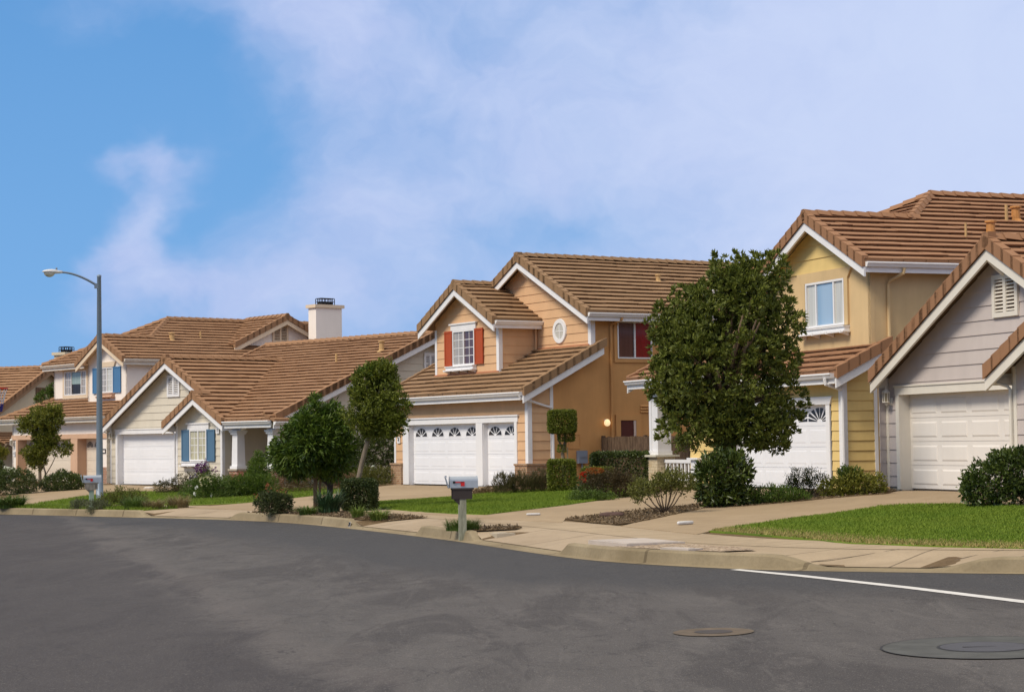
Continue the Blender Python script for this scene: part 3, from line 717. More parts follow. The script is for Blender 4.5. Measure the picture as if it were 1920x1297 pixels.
# ------------------------------------------------------------------ yellow house
def yellow_house():
    h = house('two_storey_house', 'yellow', 'yellow two storey house with white garage door behind the big tree')
    sid = paint('yellow_siding', (.74, .54, .215), .75, .05, 1.2); stu = paint('tan_stucco', (.65, .47, .250), .9, .07, .8, .25, 60)
    zl = lambda v: 2.95 + .49 * (v + .45)
    w = MB(); f = FV(0)
    siding(w, [(-.55, .06), (0, .06), (0, 2.2), (-.55, 2.2)], f, .25); siding(w, [(-8.6, 2.2), (0, 2.2), (0, 3.0), (-8.6, 3.0)], f, .25); siding(w, [(-8.6, 0), (-5.8, 0), (-5.8, 2.2), (-8.6, 2.2)], f, .25)
    siding(w, [(0, .06), (.88, .06), (.88, zl(.88)-.1), (0, zl(0)-.1)], FU(0), .25); siding(w, [(0, 0), (12, 0), (12, 3), (0, 3)], FUn(-8.6), .25)
    zg = lambda u: 5.72 + .5 * (.45 - u) if u > -2.45 else 5.72 + .5 * (u + 5.35)
    siding(w, [(-4.9, 5.70), (0, 5.70), (0, zg(0)-.12), (-2.45, 7.04), (-4.9, zg(-4.9)-.12)], FV(.855), .36, .025, 5.70)
    w.build('siding_wall', sid, h)
    w = MB(); flat(w, [(-4.9, 3.3), (0, 3.3), (0, 5.70), (-4.9, 5.70)], FV(.86)); flat(w, [(.98, 0), (13, 0), (13, 5.55), (.98, 5.55)], FU(-.004)); flat(w, [(-8.6, 3), (-4.9, 3), (-4.9, 5.6), (-8.6, 5.6)], FV(1.3)); flat(w, [(1.3, 3), (13, 3), (13, 5.6), (1.3, 5.6)], FUn(-8.55)); flat(w, [(.9, 3), (1.3, 3), (1.3, 5.6), (.9, 5.6)], FUn(-4.9))
    flat(w, [(.86, 3.3), (.98, 3.3), (.98, 5.6), (.86, 5.6)], FU(-.004)); w.box(-8.5, -.13, 12.9, 13, -.3, 5.6); w.build('stucco_wall', stu, h)
    w = MB(); w.box(-8.58, -.02, .3, 12.8, -.6, .05); w.box(-.55, -.02, .02, .3, -.5, .058); w.box(-.3, -.01, .02, .9, -.5, .05); w.build('foundation', CONCP, h)
    c = MB(); c.box(-.16, .032, -.034, -.003, .05, 2.95); c.box(.002, .034, -.003, .10, .05, 3.0); c.box(.002, .03, .88, .975, .05, 3.4); c.build('corner_board', WHITE, h)
    c = MB(); slab(c, f, -.79, -.60, 0, 2.17, .0, .045); slab(c, f, -5.86, -5.67, 0, 2.17, .0, .045)
    c.prism([f(-5.9, 2.17, .0), f(-.56, 2.17, .0), f(-.46, 2.37, .0), f(-6.0, 2.37, .0)], f(0, 0, .06) - f(0, 0, 0))
    c.box(-.792, -.74, .003, .2, -.02, 2.18); c.box(-5.72, -5.668, .003, .2, -.02, 2.18); c.box(-5.668, -.792, .003, .2, 2.172, 2.23); c.build('garage_trim', WHITE, h)
    garage_door(h, FV(.16), -5.668, -.792, .015, 2.175, 4, 4, DOORW, [(-5.05, .58, .36), (-3.84, .58, .36), (-2.62, .58, .36), (-1.41, .58, .36)], GLASSD, 'sun')
    f = FV(.86)
    window(h, f, -3.17, -1.20, 4.23, 5.43, [.27, .73], [CURTW, BLUEG, CURTW], WHITE)
    c = MB(); c.prism([f(-3.40, 5.43, .0), f(-1.02, 5.43, .0), f(-.80, 5.70, .0), f(-3.62, 5.70, .0)], f(0, 0, .06) - f(0, 0, 0)); slab(c, f, -1.19, -1.02, 4.22, 5.43, .0, .06); slab(c, f, -3.36, -3.19, 4.22, 5.43, .0, .06); c.build('window_trim', stu, h)
    flower_sill(h, f, -3.30, -1.03, 4.07, WHITE)
    c = MB(); downspout(c, [(.50, 1.55, 5.55), (.50, 1.53, 5.42), (.12, 1.38, 5.26), (.045, 1.36, 5.18), (.045, 1.36, 3.4)], .045); c.build('downspout', stu, h)
    c = MB(); downspout(c, [(.02, -.52, 2.80), (.02, -.5, 2.66), (.055, -.06, 2.52), (.06, -.05, 2.46), (.06, -.05, .1)], .05); c.build('downspout', WHITE, h)
    t, bd, sf, g = MB(), MB(), MB(), MB()
    L = [(-6.3, -.45, 2.95), (.45, -.45, 2.95), (.45, 1.02, zl(1.02)), (-6.3, 1.02, zl(1.02))]; roof(t, L); soffit(sf, L)
    rake(t, bd, (.45, -.45, 2.95), (.45, 1.12, zl(1.12)), (-1, 0, 0)); gutter(g, (-6.3, -.45, 2.95), (.36, -.45, 2.95), (0, -1, 0))
    P = [(-12.0, -.45, 3.17), (-6.3, -.45, 3.17), (-6.3, 1.9, 4.32), (-12.0, 1.9, 4.32)]; roof(t, P); soffit(sf, P); rake(t, bd, (-12.0, -.45, 3.17), (-12.0, 1.9, 4.32), (1, 0, 0)); gutter(g, (-12.0, -.45, 3.17), (-6.3, -.45, 3.17), (0, -1, 0))
    P = [(.45, .42, 5.72), (.45, 13.4, 5.72), (-4.3, 13.4, 8.095), (-4.3, 5.5, 8.095), (-2.45, 3.67, 7.17), (-2.45, .42, 7.17)]; roof(t, P)
    P = [(-9.05, .8, 5.72), (-5.1, .8, 5.72), (-5.1, 1.6, 6.12), (-.48, 1.6, 6.12), (-4.3, 5.5, 8.07)]; roof(t, P); P = [(-9.05, 13.4, 5.72), (-9.05, .8, 5.72), (-4.3, 5.5, 8.07), (-4.3, 13.4, 8.07)]; roof(t, P)
    P = [(-5.35, .42, 5.72), (-5.35, 4.2, 5.72), (-2.45, 4.2, 7.17), (-2.45, .42, 7.17)]; roof(t, P); soffit(sf, [(-5.35, .42, 5.72), (-5.35, .9, 5.72), (-2.45, .9, 7.17), (-2.45, .42, 7.17)])
    soffit(sf, [(.45, .42, 5.72), (.45, 13.4, 5.72), (-.5, 13.4, 6.195), (-.5, .42, 6.195)]); soffit(sf, [(-.5, .42, 6.195), (-.5, .9, 6.195), (-2.45, .9, 7.17), (-2.45, .42, 7.17)])
    rake(t, bd, (.45, .42, 5.72), (-2.45, .42, 7.17), (0, 1, 0)); rake(t, bd, (-5.35, .42, 5.72), (-2.45, .42, 7.17), (0, 1, 0))
    ridge(t, (-2.45, .37, 7.23), (-2.45, 3.9, 7.23)); ridge(t, (-2.35, 3.57, 7.17), (-4.3, 5.5, 8.14)); ridge(t, (-9.05, .8, 5.76), (-4.3, 5.5, 8.14)); ridge(t, (-4.3, 5.5, 8.15), (-4.3, 13.4, 8.15))
    gutter(g, (.45, .46, 5.72), (.45, 13.4, 5.72), (1, 0, 0)); gutter(g, (-9.05, .8, 5.72), (-5.3, .8, 5.72), (0, -1, 0))
    t.build('roof', TILEY, h); bd.build('rake_board', WHITE, h); sf.build('soffit', paint('tan_soffit', (.50, .38, .20), .8), h); g.build('gutter', WHITE, h)
    for (u, v, z, r, hh_, m) in ((-1.46, 5.53, 6.66, .13, .36, VENTP), (-2.62, 7.18, 7.24, .13, .36, VENTP), (-1.14, 4.52, 6.5, .035, .45, VENTB), (-2.45, 6.75, 7.16, .05, .5, VENTB)): vent_pipe(h, V3((u, v, z)), r, hh_, m, r > .1)
    # porch
    p = MB(); cu, cv = -10.86, .1; p.box(cu-.40, cu+.40, cv-.30, cv+.30, -.4, .82); q = p.build('porch_pier', STONE, h)
    p = MB(); p.box(cu-.50, cu+.50, cv-.40, cv+.40, .82, .88); p.build('cap', paint('pale_cap', (.62, .58, .47), .8), q)
    p = MB(); p.box(cu-.33, cu+.33, cv-.24, cv+.24, .88, 1.0); p.box(cu-.27, cu+.27, cv-.19, cv+.19, 1.0, 2.9); p.box(cu-.30, cu-.15, cv-.22, cv+.22, 1.0, 2.9); p.box(cu+.15, cu+.30, cv-.22, cv+.22, 1.0, 2.9); p.box(cu-.36, cu+.36, cv-.26, cv+.26, 2.9, 3.04); p.build('porch_column', WHITE, h)
    p = MB(); p.box(-12.0, -6.2, -.1, .3, 2.98, 3.2); p.build('porch_beam', WHITE, h)
    p = MB(); p.box(-11.9, -5.7, -.4, 2.0, -.6, .05); p.build('porch_floor', CONCP, h)
    p = MB(); p.box(-10.45, -8.45, .02, .12, .64, .74); p.box(-10.45, -8.45, .03, .11, .10, .17)
    for k in range(8): x = -10.36 + k*.25; p.box(x-.035, x+.035, .045, .095, .17, .64)
    p.build('porch_railing', WHITE, h)
    p = MB(); p.box(-8.45, -7.95, -.08, .30, -.2, .74); p.box(-8.55, -7.85, -.16, .38, .74, .80); p.build('railing_post', WHITE, h)
    p = MB(); p.box(-7.15, -6.85, .0, .22, .05, 2.95); p.build('porch_post', paint('taupe_post', (.42, .36, .30), .8), h)
    return h
yellow_house()

# ------------------------------------------------------------------ cream house with peach trim
def cream_house():
    h = house('two_storey_house', 'cream', 'white stucco two storey house with peach trim behind the lamp post')
    stu = paint('white_stucco', (.88, .80, .72), .9, .03, .6, .15, 60); pea = paint('peach_trim', (.62, .40, .265), .8, .05); cst = paint('cream_trim', (.72, .58, .42), .8, .04); door = paint('cream_door', (.74, .64, .52), .5, .03)
    zl = lambda v: 3.09 + .47 * (v + .45)
    w = MB(); f = FV(0)
    flat(w, [(-10, 0), (-9.3, 0), (-9.3, 2.24), (-10, 2.24)], f); flat(w, [(-.81, 0), (0, 0), (0, 2.24), (-.81, 2.24)], f); flat(w, [(-10, 2.24), (0, 2.24), (0, 3.1), (-10, 3.1)], f)
    flat(w, [(0, 0), (13, 0), (13, 3.1), (0, 3.1)], FU(0)); flat(w, [(0, 0), (13, 0), (13, 3.1), (0, 3.1)], FUn(-9.99))
    flat(w, [(-8.34, 3.2), (-3.9, 3.2), (-3.9, 5.6), (-8.34, 5.6)], FV(1.43))
    zg = lambda u: 6.82 - .508 * abs(u + 2.03)
    flat(w, [(-3.95, 3.2), (-.15, 3.2), (-.15, zg(-.15)-.1), (-2.03, 6.7), (-3.95, zg(-3.95)-.1)], FV(1.0)); flat(w, [(1.0, 3.2), (14, 3.2), (14, 5.6), (1.0, 5.6)], FU(-.151)); flat(w, [(1.43, 3.2), (14, 3.2), (14, 5.6), (1.43, 5.6)], FUn(-8.33)); flat(w, [(1.0, 3.2), (1.44, 3.2), (1.44, 5.6), (1.0, 5.6)], FUn(-3.94))
    w.box(-9.8, -.2, 13.9, 14, -.2, 5.6); flat(w, [(7.6, 6.35), (13, 6.35), (10.3, 7.85)], FU(-1.3)); w.build('stucco_wall', stu, h)
    w = MB(); w.box(-.78, .06, -.07, .2, -.3, .72); w.build('brick_wainscot', REDBR, h)
    c = MB(); slab(c, f, -10, .0, 2.05, 2.27, .002, .06); slab(c, f, -9.5, -9.3, 0, 2.05, .002, .06); slab(c, f, -3.71, -3.02, 0, 2.05, -.45, .05); slab(c, f, -.99, -.79, 0, 2.05, .002, .06)
    c.box(-9.36, -9.299, .003, .46, -.05, 2.06); c.box(-.811, -.76, .003, .46, -.05, 2.06); c.box(-9.29, -.82, .003, .46, 2.052, 2.1); c.build('garage_trim', pea, h)
    garage_door(h, FV(.44), -9.298, -3.712, .01, 2.055, 4, 6, door, [(-9.3 + .931*(k+.5), .33, .27) for k in range(6)], GLASSD, 'sun')
    garage_door(h, FV(.44), -3.018, -.812, .01, 2.055, 4, 3, door, [(-3.02 + .736*(k+.5), .29, .27) for k in range(3)], GLASSD, 'sun')
    lantern(h, f, -9.78, 1.9, IVORY, LGLASS); plaque(h, f, -9.72, 1.38, '4', WHITE, INK, .2)
    c = MB(); frame_rect(c, f, -.66, -.30, 1.36, 1.56, .03, .01, .04); c.build('wall_bracket', DARKM, h)
    f = FV(1.43)
    c = MB(); frame_rect(c, f, -7.32, -4.72, 4.02, 5.52, .17, .002, .06); c.build('window_trim', cst, h)
    window(h, f, -7.14, -4.89, 4.18, 5.36, [.31, .77], [CURTG, GLASSD, CURTG], WHITE, [(2, 3), None, (2, 3)])
    c = MB(); slab(c, f, -6.40, -5.44, 4.72, 5.28, .017, .022); c.build('window_shade', SHADG, h)
    f = FV(1.0)
    window(h, f, -2.66, -1.42, 4.19, 5.38, [.5], [CURTG, CURTW], WHITE, [(2, 4), (2, 4)])
    c = MB(); c.prism([f(-2.80, 5.39, 0), f(-1.30, 5.39, 0), f(-1.14, 5.63, 0), f(-2.96, 5.63, 0)], f(0, 0, .08) - f(0, 0, 0)); c.build('window_head', cst, h)
    flower_sill(h, f, -2.75, -1.32, 4.02, pea)
    bl = paint('bright_blue_shutter', (.075, .20, .38), .6, .05); shutter(h, f, -3.40, -2.70, 4.17, 5.38, bl); shutter(h, f, -1.38, -.68, 4.17, 5.38, bl)
    t, bd, sf, g = MB(), MB(), MB(), MB()
    P = [(-10.45, -.45, 3.09), (.4, -.45, 3.09), (.4, 1.6, zl(1.6)), (-8.4, 1.6, zl(1.6))]; roof(t, P); soffit(sf, P); P = [(-10.45, 13, 3.09), (-10.45, -.45, 3.09), (-8.4, 1.6, zl(1.6)), (-8.4, 13, zl(1.6))]; roof(t, P)
    ridge(t, (-10.45, -.45, 3.12), (-8.4, 1.6, 4.1)); gutter(g, (-10.5, -.45, 3.09), (.4, -.45, 3.09), (0, -1, 0))
    zm = 5.71
    P = [(.3, 1.0, zm), (.3, 14.4, zm), (-4.3, 14.4, 7.9), (-4.3, 5.5, 7.9), (-2.03, 3.23, 6.82), (-2.03, .55, 6.82), (.3, .55, zm)]; P = [P[6]] + P[1:6]; roof(t, P)
    roof(t, [(-8.78, 1.0, zm), (-4.1, 1.0, zm), (-4.1, 1.8, zm + .8*.4822), (-.6, 1.8, zm + .8*.4822), (-4.3, 5.5, 7.88)]); roof(t, [(-8.78, 14.4, zm), (-8.78, 1.0, zm), (-4.3, 5.5, 7.88), (-4.3, 14.4, 7.88)])
    P = [(-4.36, .55, 5.64), (-4.36, 3.6, 5.64), (-2.03, 3.6, 6.82), (-2.03, .55, 6.82)]; roof(t, P); soffit(sf, P); soffit(sf, [(.3, .55, zm), (.3, 12, zm), (-.3, 12, zm+.28), (-.3, .55, zm+.28)]); soffit(sf, [(-.3, .55, zm+.28), (-.3, 1.1, zm+.28), (-2.03, 1.1, 6.82), (-2.03, .55, 6.82)]); soffit(sf, [(-8.78, 1.0, zm), (-3.9, 1.0, zm), (-3.9, 1.5, zm+.2), (-8.78, 1.5, zm+.2)])
    rake(t, bd, (.3, .55, zm), (-2.03, .55, 6.82), (0, 1, 0)); rake(t, bd, (-4.36, .55, 5.64), (-2.03, .55, 6.82), (0, 1, 0))
    ridge(t, (-2.03, .5, 6.88), (-2.03, 3.4, 6.88)); ridge(t, (-2.1, 3.3, 6.86), (-4.3, 5.5, 7.95)); ridge(t, (-8.78, 1.0, zm+.04), (-4.3, 5.5, 7.95)); ridge(t, (-4.3, 5.5, 7.96), (-4.3, 14.4, 7.96))
    gutter(g, (.3, .6, zm), (.3, 14, zm), (1, 0, 0)); gutter(g, (-8.78, 1.0, zm), (-4.4, 1.0, zm), (0, -1, 0))
    # cross gable on the right slope
    for s in (-1, 1):
        P = [(-.85, 10.3 + s*3.05, 6.55), (-4.6, 10.3 + s*3.05, 6.55), (-4.6, 10.3, 8.0), (-.85, 10.3, 8.0)]; roof(t, P); rake(t, bd, P[0], P[3], (-1, 0, 0))
    ridge(t, (-.8, 10.3, 8.06), (-4.6, 10.3, 8.06))
    t.build('roof', TILES, h); bd.build('rake_board', cst, h); sf.build('soffit', cst, h); g.build('gutter', paint('pale_gutter', (.68, .62, .54), .5), h)
    louver(h, FU(-1.28), 9.70, 10.62, 6.72, 7.62, cst, SOFF)
    chimney(h, .0, .66, 11.0, 12.55, 0, 8.38, stu, cst)
    for (u, v, z, r, hh_, m) in ((-1.87, 4.36, 6.70, .13, .34, VENTB), (-2.18, 6.13, 6.86, .045, .34, VENTB)): vent_pipe(h, V3((u, v, z)), r, hh_, m, r > .1)
    c = MB(); downspout(c, [(.35, 2.4, 5.55), (.33, 2.38, 5.42), (-.06, 2.22, 5.26), (-.1, 2.2, 5.2), (-.1, 2.2, 3.3)], .04); c.build('downspout', stu, h)
    c = MB(); downspout(c, [(.30, -.5, 2.9), (.28, -.48, 2.6), (.05, -.1, 2.35), (.05, -.08, .1)], .05); c.build('downspout', pea, h)
    return h
cream_house()

# ------------------------------------------------------------------ farthest house at the left edge
def far_house():
    h = empty('bungalow_house', (-29.11, 102.3, -.35), -R(25), 'brown roofed house with cream gable beyond the white stucco house', 'house')
    stu = paint('cream_stucco', (.62, .54, .39), .9, .04, .6, .1, 60); t, bd, sf, g = MB(), MB(), MB(), MB()
    zr = 6.62; ze = 3.2; vm = 6.5
    w = MB(); w.box(-16, 0, .45, .55, -.4, 3.3); flat(w, [(.45, -.4), (12.55, -.4), (12.55, 3.3), (vm, zr-.15), (.45, 3.3)], FU(0)); w.box(-16, -.13, 12.45, 12.55, -.4, 3.3); w.build('stucco_wall', stu, h)
    P = [(-16, 0, ze), (.45, 0, ze), (.45, vm, zr), (-16, vm, zr)]; roof(t, P); soffit(sf, [(-.1, 0, ze), (.45, 0, ze), (.45, vm, zr), (-.1, vm, zr)]); P = [(.45, 13, ze), (-16, 13, ze), (-16, vm, zr), (.45, vm, zr)]; roof(t, P)
    rake(t, bd, (.45, 0, ze), (.45, vm, zr), (-1, 0, 0)); rake(t, bd, (.45, 13, ze), (.45, vm, zr), (-1, 0, 0)); ridge(t, (-16, vm, zr+.05), (.45, vm, zr+.05)); gutter(g, (-16, 0, ze), (.4, 0, ze), (0, -1, 0))
    P = [(1.6, 1.2, 2.4), (1.6, 5.5, 2.4), (.0, 5.5, 3.0), (.0, 1.2, 3.0)]; roof(t, P); gutter(g, (1.6, 1.2, 2.4), (1.6, 5.5, 2.4), (1, 0, 0)); 
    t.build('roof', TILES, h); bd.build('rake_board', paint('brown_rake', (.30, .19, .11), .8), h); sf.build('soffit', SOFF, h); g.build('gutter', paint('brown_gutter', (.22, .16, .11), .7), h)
    louver(h, FU(.01), 5.7, 6.5, 4.7, 5.5, SOFF, SOFF); chimney(h, .02, .75, 7.3, 8.6, 0, 7.35, stu, stu)
    return h
far_house()

# ------------------------------------------------------------------ ground, road, concrete
def soil_mat():
    m, n, p = nt('mulch_soil'); tc = nd(n, 'ShaderNodeTexCoord').outputs['Object']
    f = noise(n, tc, 7, 6, .75); f2 = noise(n, tc, .7, 3, .6)
    c = mixc(n, f2, ramp(n, f, [(.3, (.055, .034, .018)), (.55, (.14, .09, .05)), (.75, (.26, .18, .11))]), (.17, .12, .065))
    n.links.new(c, p.inputs['Base Color']); setv(p, rough=.95, spec=.1); bump(n, p, f, .8, .04); return m
def concrete_mat(name, a, b, joints=True, js=1.6):
    m, n, p = nt(name); tcn = nd(n, 'ShaderNodeTexCoord'); tc = tcn.outputs['Object']
    f = noise(n, tc, .45, 5, .6); g = noise(n, tc, 22, 4, .7); st = noise(n, tc, .9, 4, .65, (1, 1, 1), .8)
    c = ramp(n, f, [(.3, a), (.7, b)]); c = mixc(n, ramp(n, st, [(.45, 0.0), (.75, .55)]), c, tuple(x*.72 for x in a)); c = mixc(n, ramp(n, g, [(.4, 0.0), (.8, .35)]), c, tuple(x*.7 for x in a))
    if joints:
        sx = nd(n, 'ShaderNodeSeparateXYZ'); n.links.new(tcn.outputs['UV'], sx.inputs[0])
        fr = math_(n, 'FRACT', math_(n, 'DIVIDE', sx.outputs[0], js)); e = math_(n, 'LESS_THAN', math_(n, 'ABSOLUTE', math_(n, 'SUBTRACT', fr, .5)), .011)
        c = mixc(n, math_(n, 'MULTIPLY', e, .7), c, (.10, .075, .045))
    n.links.new(c, p.inputs['Base Color']); setv(p, rough=.9, spec=.2); bump(n, p, g, .25, .01); return m
def asphalt_mat():
    m, n, p = nt('asphalt'); tc = nd(n, 'ShaderNodeTexCoord').outputs['Object']
    d = nd(n, 'ShaderNodeAttribute', attribute_name='kerb').outputs['Fac']; l = nd(n, 'ShaderNodeAttribute', attribute_name='seal').outputs['Fac']
    fine = noise(n, tc, 60, 3, .8); spk = noise(n, tc, 24, 2, .9); med = noise(n, tc, 1.1, 6, .68, (1.5, .55, 1), .6); big = noise(n, tc, .16, 4, .6, (1.3, .7, 1))
    pat = noise(n, tc, .38, 6, .66, (1.9, .6, 1), 1.0)
    c = ramp(n, med, [(.3, (.068, .061, .057)), (.7, (.100, .090, .084))])
    c = mixc(n, ramp(n, pat, [(.50, 0.0), (.57, .65), (.8, .85)]), c, (.046, .040, .038))
    pat2 = noise(n, tc, .8, 7, .72, (2.2, .45, 1), 1.4)
    c = mixc(n, ramp(n, pat2, [(.55, 0.0), (.62, .5)]), c, (.118, .106, .098)); c = mixc(n, ramp(n, pat2, [(.33, .6), (.42, 0.0)]), c, (.040, .035, .034))
    edge = math_(n, 'ADD', d, math_(n, 'MULTIPLY', math_(n, 'SUBTRACT', pat, .5), 3.6))
    c = mixc(n, ramp(n, math_(n, 'DIVIDE', edge, 8), [(.28, .88), (.36, .5), (.48, 0.0)]), c, (.042, .041, .043))
    ed2 = math_(n, 'ADD', l, math_(n, 'MULTIPLY', math_(n, 'SUBTRACT', pat, .5), 2.2))
    dk = ramp(n, math_(n, 'ADD', math_(n, 'DIVIDE', ed2, 12), .5), [(.47, 0.0), (.53, .6), (1.0, .95)])
    c = mixc(n, dk, c, (.040, .033, .033))
    ln = ramp(n, math_(n, 'ABSOLUTE', math_(n, 'ADD', ed2, .25)), [(.08, .45), (.45, 0.0)]); c = mixc(n, ln, c, (.115, .10, .092))
    fine2 = noise(n, tc, 130, 2, .7); c = mixc(n, ramp(n, fine2, [(.32, .55), (.5, 0.0)]), c, (.022, .020, .019)); spk2 = noise(n, tc, 75, 1, .9)
    c = mixc(n, ramp(n, spk2, [(.60, 0.0), (.72, .65)]), c, (.25, .225, .205)); c = mixc(n, ramp(n, spk, [(.66, 0.0), (.74, .55)]), c, (.24, .22, .20))
    crk = noise(n, tc, .42, 5, .6, None, 1.8); c = mixc(n, ramp(n, math_(n, 'ABSOLUTE', math_(n, 'SUBTRACT', crk, .5)), [(.0, .7), (.0045, 0.0)]), c, (.022, .02, .02))
    n.links.new(c, p.inputs['Base Color']); setv(p, rough=.82, spec=.3); bump(n, p, fine, .5, .012); return m
SOIL = soil_mat()
CONC = concrete_mat('sidewalk_concrete', (.335, .255, .165), (.43, .335, .225)); DRIVE = concrete_mat('driveway_concrete', (.31, .228, .14), (.405, .305, .195), False); KERB = concrete_mat('kerb_concrete', (.20, .155, .090), (.345, .280, .180), True, 3.0)
APRON = concrete_mat('apron_concrete', (.34, .26, .175), (.42, .33, .23), True, 2.4)
GRAV = None
# wide sheet to the horizon
g = MB(); g.face([(-3000, -3000, -1.5), (3000, -3000, -1.5), (3000, 4000, -1.5), (-3000, 4000, -1.5)])
tag(g.build('terrain', SOIL), kind='structure')
lot = [tuple(at_arc(s, .16)) for s in np.linspace(0, ARC[-1], 150)] + [(60, 14), (70, 60), (60, 150), (-90, 150), (-80, 80)]
tag(drape('ground', lot, 1.3, 0.0, SOIL), kind='structure')
def make_road():
    nx, far = 170, [0, .3, .7, 1.2, 1.9, 2.8, 4, 5.5, 7.5, 10, 13, 17, 22, 28, 36, 50, 70]
    S_ = np.linspace(0, ARC[-1], nx); mb = MB(); rows = []
    gx, gy = np.meshgrid(np.arange(-80, 60.1, .75), np.arange(-30, 82, .75)); x, y = gx.ravel(), gy.ravel(); d, s = nearest(x, y)
    k = d < -.5; k &= (x > -46) & (x < 24)
    b = [tuple(at_arc(q, .02)) for q in S_] + [(24, -30), (-60, -30), (-60, 60)]
    pts = [V3(q) for q in b] + [V3((a, c)) for a, c in zip(x[k], y[k])]
    r = delaunay_2d_cdt(pts, [], [list(range(len(b)))], 1, 1e-5); vv = np.array([(q.x, q.y) for q in r[0]])
    mb.v = [(q[0], q[1], TILT*max(-60, min(60, q[0]))) for q in vv]; mb.f = [list(f) for f in r[2]]; mb.uv = [None]*len(mb.f)
    o = mb.build('road', asphalt_mat(), None, True); d, s = nearest(vv[:, 0], vv[:, 1])
    at = o.data.attributes.new('kerb', 'FLOAT', 'POINT'); at.data.foreach_set('value', np.maximum(-d, 0).astype(np.float32))
    A = np.array([-5.05, 27.43]); B = np.array([-1.27, 14.07]); t = (B - A)/np.linalg.norm(B - A); nn = np.array([t[1], -t[0]])
    at = o.data.attributes.new('seal', 'FLOAT', 'POINT'); at.data.foreach_set('value', ((vv - A) @ nn).astype(np.float32))
    return tag(o, kind='structure')
make_road()
def make_kerb():
    mb = MB(); S_ = np.linspace(0, ARC[-1], 420); dr = dropf(S_); prof = []
    for s, k in zip(S_, dr):
        hgt = .185*(1-k) + .028*k; row = []
        for d, z in ((-.15, .004), (-.03, .010), (-.005, .014), (.03, hgt-.025), (.05, hgt-.006), (.075, hgt), (.16, hgt + .004), (.19, hgt - .05)):
            q = at_arc(s, d); row.append(((q[0], q[1], TILT*q[0] + z), (s, d)))
        prof.append(row)
    for i in range(len(S_)-1):
        for j in range(7):
            c = (prof[i][j], prof[i+1][j], prof[i+1][j+1], prof[i][j+1]); mb.face([q[0] for q in c], [q[1] for q in c])
    return tag(mb.build('kerb', KERB), kind='structure')
make_kerb()
walk_end = ARC[-1]
tag(ribbon('sidewalk', 2.0, walk_end, 1.45, 2.62, .014, CONC, .35, 5), kind='structure')
d = DROPS
tag(ribbon('driveway_apron', d[0][0]-.4, d[0][1]+.4, .15, 1.47, .010, APRON, .3, 6), kind='structure')
tag(ribbon('driveway_apron', d[1][0]-.6, d[1][1]+.5, .15, 1.47, .010, APRON, .3, 6), kind='structure')
tag(ribbon('driveway_apron', d[1][1]+.5, d[2][0], .15, 1.47, .0095, CONC, .3, 6), kind='structure')
tag(ribbon('driveway_apron', d[2][0], d[2][1]+.3, .15, 1.47, .010, APRON, .3, 6), kind='structure')
tag(ribbon('sidewalk', d[2][1]+.3, walk_end, .15, 1.47, .0095, CONC, .3, 6), kind='structure')
P_DR = {'tan': [(-16.2,62.2),(-15.9,63.65),(-15.72,65.97),(-15.72,69.72),(-15.44,72.39),(-14.97,73.62),(-13.0,72.4),(-13.4,77.2),(-16.75,81.9),(-18.4,86.2),(-19.5,87.5),(-25.5,94.5),(-27,93),(-19.0,75.2),(-19.0,66)],
        'orange': [(-9.2,54.2),(-7.86,56.43),(-5.69,62.29),(-4.3,69.6),(-.42,63.6),(-1.42,54.54),(-2.86,53.23),(-3.78,52.64),(-3.5,48.6),(-5.2,48.2)],
        'yellow': [(-2.2,44.0),(-.63,41.65),(1.2,45.19),(2.19,47.6),(3.65,50.41),(6.1,52.9),(7.9,48.7),(6.36,42.9),(4.04,42.14),(2.41,40.3),(1.01,38.08),(.9,36.6),(-.9,40.4)],
        'grey': [(1.9,34.2),(2.2,35.23),(3.97,40.29),(4.71,39.97),(5.97,40.24),(7.94,41.15),(8.8,43.4),(10.6,38.9),(9.77,32.6),(8.96,33.87),(8.25,35.62),(7.46,36.62),(6.96,36.65),(5.11,34.49),(3.19,31.34),(2.9,30.6)]}
for k, q in P_DR.items(): tag(drape('driveway', q, .5, .019 if k != 'grey' else .023, DRIVE, .03), kind='structure')
tag(drape('sidewalk_joint', [tuple(at_arc(s, dd)) for s, dd in ((d[3][0]+.25, .2), (d[3][0]+.28, .2), (d[3][0]+.93, 1.5), (d[3][0]+.90, 1.5))], .5, .016, INK), kind='structure')
tag(drape('sidewalk_joint', [tuple(at_arc(s, dd)) for s, dd in ((d[3][1]-.68, .2), (d[3][1]-.65, .2), (d[3][1]-.18, 1.5), (d[3][1]-.21, 1.5))], .5, .016, INK), kind='structure')
bpy.data.objects['sidewalk_joint'].data.materials[0] = paint('joint_dirt', (.16, .12, .08), .95); bpy.data.objects['sidewalk_joint.001'].data.materials[0] = _mc['joint_dirt']
# parkway beds cut out of the pavement
BED1 = [tuple(at_arc(s, dd)) for s, dd in [(q, .17) for q in np.linspace(d[0][1]+.5, d[1][0]-.2, 14)] + [(q, 1.42) for q in np.linspace(d[1][0]+1.2, d[0][1]+.2, 14)]]
tag(drape('planting_bed', BED1, .3, .03, SOIL), kind='structure')
ctr = arcof((-.93, 34.88))
BED2 = [tuple(at_arc(s, dd)) for s, dd in ((ctr-.9, .25), (ctr, .17), (ctr+.35, .2), (ctr+.5, .9), (ctr+.1, 1.15), (ctr-.7, 1.0))]; tag(drape('planting_bed', BED2, .2, .028, SOIL, 0, .03), kind='structure')
g0 = arcof((1.75, 28.5))
BED3 = [tuple(at_arc(s, dd)) for s, dd in ((g0+.2, .22), (g0+1.6, .25), (g0+2.7, .35), (g0+3.0, .7), (g0+2.4, 1.05), (g0+1.0, 1.15), (g0+.2, 1.15))]
